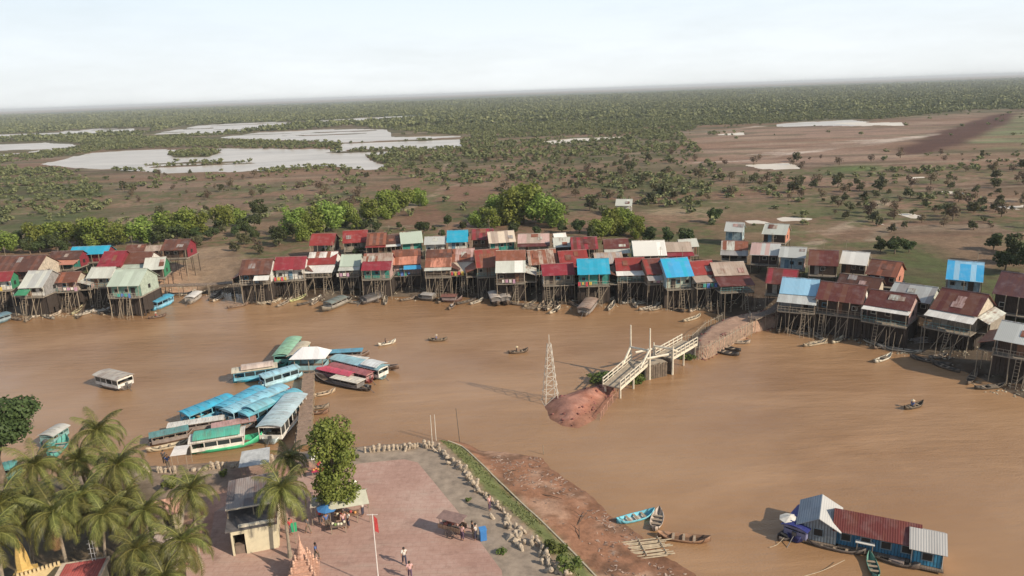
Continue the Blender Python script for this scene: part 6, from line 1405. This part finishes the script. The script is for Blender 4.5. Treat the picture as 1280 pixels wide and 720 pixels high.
# ---------------------------------------------------------------- buildings and things on the square
tin = roofmat((.15, .13, .13), (.32, .28, .26), .25, .5)
p1, p2 = P(296, 690, 2.55), P(345, 688, 2.55); c_ = (p1 + p2) / 2; d = p2 - p1; ang = math.atan2(d.y, d.x) - R(-8); w = d.length
o = thing('market_building', 'cream walled flat roofed building with a raised patched roof behind the lone palm', 'building', (c_.x, c_.y, 2.5), R(16))
w = 3.7; D = 5.6; crm = M((.62, .56, .40), .85, .15, 'cream_plaster', 1.2)
for a, b, dx, dy, nm in ((0, D, w, .15, 'wall'), (-w / 2, D / 2, .15, D - .3, 'wall'), (w / 2, D / 2, .15, D - .3, 'wall'), (.55, 0, w - 1.1, .15, 'wall')): MB().box((a, b, 1.15), (dx, dy, 2.3)).build(nm, crm, o)
MB().box((-w / 2 + .55, .0, 2.15), (1.05, .15, .3)).build('lintel', crm, o)
MB().box((-w / 2 + .08, -.0, 1.0), (.16, .17, 2.0)).build('post', crm, o)
MB().box((-.15, D / 2 + .1, 2.36), (w + .5, D + .3, .1)).build('flat_roof', M((.13, .12, .12), .9, .3), o)
MB().box((.35, .35, 2.5), (w - .6, .25, .22)).build('parapet', M((.75, .68, .54), .8, .2), o)
rr_ = MB().slab([(-w / 2 - .45, 2.0, 3.25), (w / 2 + .3, 2.0, 3.35), (w / 2 + .3, D + 1.2, 3.75), (-w / 2 - .45, D + 1.2, 3.6)], .07).build('upper_roof', tin, o)
MB().box((0, 1.98, 3.3), (w + .8, .06, .14), 0).build('fascia', M((.7, .62, .5), .8), rr_)
for a in (-w / 2 - .3, 0, w / 2 + .15):
    for b in (2.1, D + 1.0): pole(o, 'column', (a, b, 0 if b > D else 2.3), (a, b, 3.25 if b < D else 3.62), .07)
gl = M((.20, .15, .12), .9); MB().box((-w / 2 + .6, .35, .45), (.8, .5, .8)).build('stored_goods', gl, o)
p_ = P(322, 596, 2.5); t = thing('lean_to', 'pale grey tarp lean-to behind the patched roof building', 'shed', (p_.x, p_.y, 2.5), R(12))
MB().slab([(-1.5, -1.2, 1.9), (1.5, -1.2, 2.0), (1.4, 1.2, 2.6), (-1.4, 1.2, 2.5)], .04).build('tarp', M((.44, .46, .47), .8), t)
for a in (-1.3, 1.3):
    for b, h_ in ((-1.1, 1.92), (1.1, 2.5)): pole(t, 'post', (a, b, 0), (a, b, h_), .05)
# ornate shrine
p_ = P(380, 722, 2.5); o = thing('ornate_shrine', 'tiered pinkish stone shrine with small figures and a pointed top at the bottom edge', 'shrine', (p_.x, p_.y, 2.5), R(10))
om = M((.55, .33, .24), .85, .35, 'carved_stone', 5)
for k, (s, z0_, h_) in enumerate([(2.3, 0, .5), (1.8, .5, .5), (1.35, 1.0, .5), (1.0, 1.5, .4)]):
    MB().box((0, 0, z0_ + h_ / 2), (s, s, h_)).build('tier', om, o); MB().box((0, 0, z0_ + h_ - .04), (s + .16, s + .16, .09)).build('cornice', om, o)
    for a in (-1, 1):
        for b in (-1, 1): MB().lathe([(.05, 0), (.11, .05), (.07, .2), (.12, .34), (.06, .44), (.08, .5), (.02, .6)], (a * s * .43, b * s * .43, z0_ + h_), 8).build('figure', M((.60, .38, .28), .85, .4, 'carved_stone', 6), o)
MB().lathe([(.42, 1.9), (.46, 2.1), (.34, 2.3), (.36, 2.45), (.24, 2.7), (.25, 2.8), (.14, 3.1), (.07, 3.5), (.02, 4.1)], (0, 0, 0), 12).build('spire', om, o)
p_ = P(370, 680, 2.5); t = thing('banner', 'small green pennant standing behind the ornate shrine', 'flag', (p_.x, p_.y, 2.5), R(20))
MB().tube((0, 0, 0), (0, 0, 2.1), .03).build('pole', polewood, t); MB().slab([(-.22, 0, 1.2), (.22, 0, 1.2), (.26, 0, 2.1), (-.26, 0, 2.1)], .02).build('cloth', M((.03, .35, .16), .7), t)
# flagpole
p_ = P(474, 735, 2.5); o = thing('flagpole', 'white flagpole with a cross arm and small red flag on the square', 'flagpole', (p_.x, p_.y, 2.5), 0)
top_ = 6.6
MB().tube((0, 0, 0), (0, 0, top_), .05, .035, 8).build('pole', M((.75, .70, .66), .5), o); MB().tube((-.42, 0, top_ - .05), (.42, 0, top_ - .05), .025).build('cross_arm', M((.75, .70, .66), .5), o)
MB().slab([(.1, 0, top_ - 1.5), (.38, .06, top_ - 1.7), (.34, .02, top_ - .45), (.1, 0, top_ - .15)], .02).build('flag', M((.48, .05, .05), .8), o)
MB().box((0, 0, .15), (.7, .7, .3)).build('base', grey, o)
# awnings and stalls
def canopy(label, px, py, w_, d_, h_, rise, col, rz, name='awning', legs=True, cat='awning'):
    p_ = P(px, py, 2.5); t = thing(name, label, cat, (p_.x, p_.y, 2.5), R(rz)); a, b = w_ / 2, d_ / 2
    mb = MB(); mb.slab([(-a, -b, h_), (a, -b, h_), (a * .9, 0, h_ + rise), (-a * .9, 0, h_ + rise)], .03); mb.slab([(a, b, h_), (-a, b, h_), (-a * .9, .01, h_ + rise), (a * .9, .01, h_ + rise)], .03)
    mb.build('canopy', M(col, .8, .15, 'canvas', 2), t)
    if legs:
        for x_ in (-a + .08, a - .08):
            for y_ in (-b + .08, b - .08): pole(t, 'leg', (x_, y_, 0), (x_, y_, h_ + .02), .035)
    return t
canopy('grey green awning on the right of the tall narrow tree', 438, 648, 3.6, 2.7, 2.0, .7, (.50, .50, .40), 14)
canopy('dull beige awning on the left of the tall narrow tree', 402, 650, 1.6, 1.8, 1.9, .3, (.42, .38, .32), 10)
canopy('white frilled canopy by the path near the jetty foot', 403, 590, 1.8, 1.5, 1.9, .35, (.76, .73, .70), 10)
canopy('white canopied cart at the water edge below the slim boats', 229, 584, 1.6, 2.3, 2.0, .12, (.74, .70, .66), 12, 'canopied_cart', cat='cart')
for lb, px, py, sz_, col in [('brown wooden crate stall under the grey green awning', 434, 652, (2.2, .9, .8), (.25, .15, .1)), ('crimson cloth covered stall table under the white frilled canopy', 399, 596, (1.3, .8, .8), (.55, .05, .12)), ('low dark stall table in front of the tall narrow tree', 424, 664, (1.4, .8, .7), (.20, .15, .12))]:
    p_ = P(px, py, SQ); t = thing('stall_table', lb, 'table', (p_.x, p_.y, SQ), R(10)); MB().box((0, 0, sz_[2]), (sz_[0], sz_[1], .06)).build('table_top', M(col, .85), t)
    for a in (-1, 1):
        for b in (-1, 1): MB().box((a * sz_[0] * .44, b * sz_[1] * .42, sz_[2] / 2), (.06, .06, sz_[2])).build('leg', polewood, t)
    g = random.Random(px)
    for i in range(5): MB().lathe([(.04, 0), (.12, .04), (.12, .16), (.05, .22)], ((i - 2) * sz_[0] * .18, g.uniform(-.2, .2), sz_[2] + .03), 8).build('goods', M(g.choice([(.6, .3, .1), (.7, .65, .5), (.5, .08, .08), (.2, .3, .1)]), .8), t)
p_ = P(412, 657, SQ); t = thing('parasol', 'blue parasol at the front left of the tall narrow tree', 'umbrella', (p_.x, p_.y, SQ), 0); mb = MB()
for i in range(8):
    a, b = i * math.pi / 4, (i + 1) * math.pi / 4; mb.slab([(0, 0, 2.25), (1.0 * math.cos(a), 1.0 * math.sin(a), 1.85), (1.0 * math.cos(b), 1.0 * math.sin(b), 1.85)], .02)
mb.build('canopy', M((.06, .22, .50), .7), t); MB().tube((0, 0, 0), (0, 0, 2.3), .03).build('pole', polewood, t)
# white sculpture, round with two heads
p_ = P(447, 624, SQ); t = thing('white_sculpture', 'round white painted sculpture with a raised head right of the tall tree', 'statue', (p_.x, p_.y, SQ), R(20)); wm_ = M((.78, .75, .66), .6, .1)
MB().lathe([(.5, 0), (.62, .15), (.66, .5), (.55, .9), (.35, 1.15), (.1, 1.25)], (0, 0, 0), 14).build('body', wm_, t, True); MB().lathe([(.12, 1.1), (.14, 1.5), (.24, 1.7), (.24, 1.9), (.12, 2.05), (.02, 2.08)], (-.15, 0, 0), 12).build('head', wm_, t, True)
MB().lathe([(.6, -.02), (.85, 0), (.85, .12), (.6, .14)], (0, 0, 0), 14).build('plinth', M((.7, .62, .4), .8), t)
# loaded handcart and bin
p_ = P(566, 668, SQ); t = thing('handcart', 'wooden handcart loaded with goods under a dark cover on the square', 'cart', (p_.x, p_.y, SQ), R(-28))
MB().box((0, 0, .75), (2.3, 1.1, .1)).build('bed', planks((.3, .2, .14), 6, 'boards', 'X'), t)
for s in (-1, 1):
    MB().box((0, s * .55, .95), (2.3, .05, .35)).build('side_board', planks((.3, .2, .14), 6, 'boards', 'X'), t)
    wl = MB(); wl.path([(0.1 + .45 * math.cos(a), s * .66, .45 + .45 * math.sin(a)) for a in [i * math.pi / 8 for i in range(17)]], .04, 6)
    for i in range(6): wl.tube((.1, s * .66, .45), (.1 + .42 * math.cos(i * 1.047), s * .66, .45 + .42 * math.sin(i * 1.047)), .02, n=5)
    wl.build('wheel', M((.1, .08, .07), .8), t); MB().tube((1.1, s * .4, .75), (2.2, s * .3, .9), .035).build('handle', polewood, t)
for a in (-1.0, 1.0):
    for s in (-1, 1): pole(t, 'roof_post', (a, s * .5, .8), (a, s * .5, 1.75), .03)
MB().slab([(-1.2, -.65, 1.72), (1.2, -.65, 1.76), (1.2, .65, 1.84), (-1.2, .65, 1.8)], .04).build('cover', M((.26, .17, .15), .9, .3), t)
g = random.Random(3)
for i in range(9): MB().box((-.9 + (i % 5) * .42, -.3 + (i // 5) * .45, .98), (.3, .3, g.uniform(.2, .4)), g.random()).build('goods', M(g.choice([(.6, .2, .15), (.66, .6, .5), (.5, .3, .28), (.16, .13, .12)]), .8), t)
p_ = P(604, 674, SQ); t = thing('bin', 'bright blue plastic bin standing right of the handcart people', 'bin', (p_.x, p_.y, SQ), R(15)); MB().box((0, 0, .5), (.55, .55, 1.0)).build('body', M((.05, .20, .50), .5, .1), t); MB().box((0, 0, 1.04), (.62, .62, .09)).build('lid', M((.06, .24, .56), .5, .1), t)
# temple pieces at the bottom left
p_ = P(36, 735, 2.5); o = thing('golden_spire', 'pointed golden yellow spire at the bottom left among the palms', 'spire', (p_.x, p_.y, 2.5), R(20)); gd = M((.62, .42, .14), .6, .2, 'gold_paint', 3)
MB().box((0, 0, .8), (1.5, 1.5, 1.6)).build('base', gd, o)
for s in range(4): MB().box((.72 * math.cos(s * math.pi / 2), .72 * math.sin(s * math.pi / 2), .8), (.12, .12, 1.5)).build('pilaster', gd, o)
MB().lathe([(.62, 1.6), (.66, 1.75), (.52, 1.95), (.5, 2.6), (.42, 3.2), (.28, 3.9), (.12, 4.3), (.02, 4.9)], (0, 0, 0), 8).build('spire', gd, o)
a, b = P(20, 722, 4.2), P(80, 704, 4.2); c_ = (a + b) / 2; t = thing('balustrade_wall', 'cream yellow wall with an ornamental crest behind the golden spire', 'wall', (c_.x, c_.y, 2.5), math.atan2((b - a).y, (b - a).x)); L = (b - a).length
MB().box((0, 0, .85), (L, .3, 1.7)).build('wall', M((.62, .48, .26), .8, .2), t)
for i in range(int(L / .28)): MB().box((-L / 2 + .14 + i * .28, 0, 1.85), (.16, .18, .3)).build('crest_block', M((.66, .52, .3), .8, .2), t)
a = P(103, 712, 5.0); o = thing('temple_hall', 'small hall with a pinkish red panel roof and cream rim at the bottom left', 'building', (a.x, a.y - .6, 2.5), R(13))
MB().box((0, 0, 1.15), (3.0, 3.4, 2.3)).build('wall', M((.60, .5, .34), .85), o); MB().box((0, 0, 2.4), (3.5, 3.9, .22)).build('roof_rim', M((.68, .56, .44), .8, .2), o)
MB().box((.1, 0, 2.53), (2.9, 3.3, .06)).build('roof_panel', roofmat((.52, .12, .11), (.42, .10, .09), .1, .4), o)
MB().box((0, -1.73, 1.0), (1.0, .06, 1.9)).build('door', M((.2, .1, .06), .8), o)
p_ = P(125, 735, 2.5); t = thing('antenna_mast', 'thin white ladder like mast right of the pink panelled roof', 'mast', (p_.x, p_.y, 2.5), R(10)); mt_ = M((.7, .7, .68), .5)
for s in (-.12, .12): MB().tube((s, 0, 0), (s, 0, 4.4), .025).build('rail', mt_, t)
for i in range(9): MB().tube((-.3 if i > 5 else -.12, 0, .5 + i * .45), (.3 if i > 5 else .12, 0, .5 + i * .45), .015).build('rung', mt_, t)
for k, (px, py, lb, wv_, rz) in enumerate([(212, 655, 'small salmon roofed hut half hidden by the right border palms', 2.4, 20), (216, 704, 'low hut with a torn pale roof under the lower border palm', 2.0, -15)]):
    p_ = P(px, py, 2.5); o = thing('hut', lb, 'hut', (p_.x, p_.y, 2.5), R(rz)); MB().box((0, 0, .9), (wv_, wv_, 1.8)).build('wall', M((.5, .42, .32), .9), o)
    MB().slab([(-wv_ * .62, -wv_ * .62, 1.75), (wv_ * .62, -wv_ * .62, 1.75), (wv_ * .62, 0, 2.6), (-wv_ * .62, 0, 2.6)], .05).build('roof', roofmat((.55, .32, .24) if k == 0 else (.62, .52, .48), None, .3), o)
    MB().slab([(wv_ * .62, wv_ * .62, 1.75), (-wv_ * .62, wv_ * .62, 1.75), (-wv_ * .62, .01, 2.6), (wv_ * .62, .01, 2.6)], .05).build('roof', roofmat((.55, .32, .24) if k == 0 else (.62, .52, .48), None, .3), o)
    MB().box((.2, -wv_ / 2 - .02, .8), (.7, .05, 1.5)).build('door', dark, o)
canoe('upturned teal boat ashore behind the upper left palms', (62, 568), (82, 544), (.10, .34, .30), (.42, .45, .42), beam=1.8, h=.6, z=.8)
longboat('teal boat at the left edge below the dark round tree', (-6, 597), (28, 588), (.06, .30, .27), (.10, .32, .30), beam=1.9, rh=1.6, glass=False, group='boats near the palm grove', z=.5)
longboat('boat with a faded grey roof beside the upturned teal boat', (56, 556), (84, 538), (.10, .30, .28), (.52, .52, .48), beam=1.9, rh=1.5, glass=False, group='boats near the palm grove', z=.5)
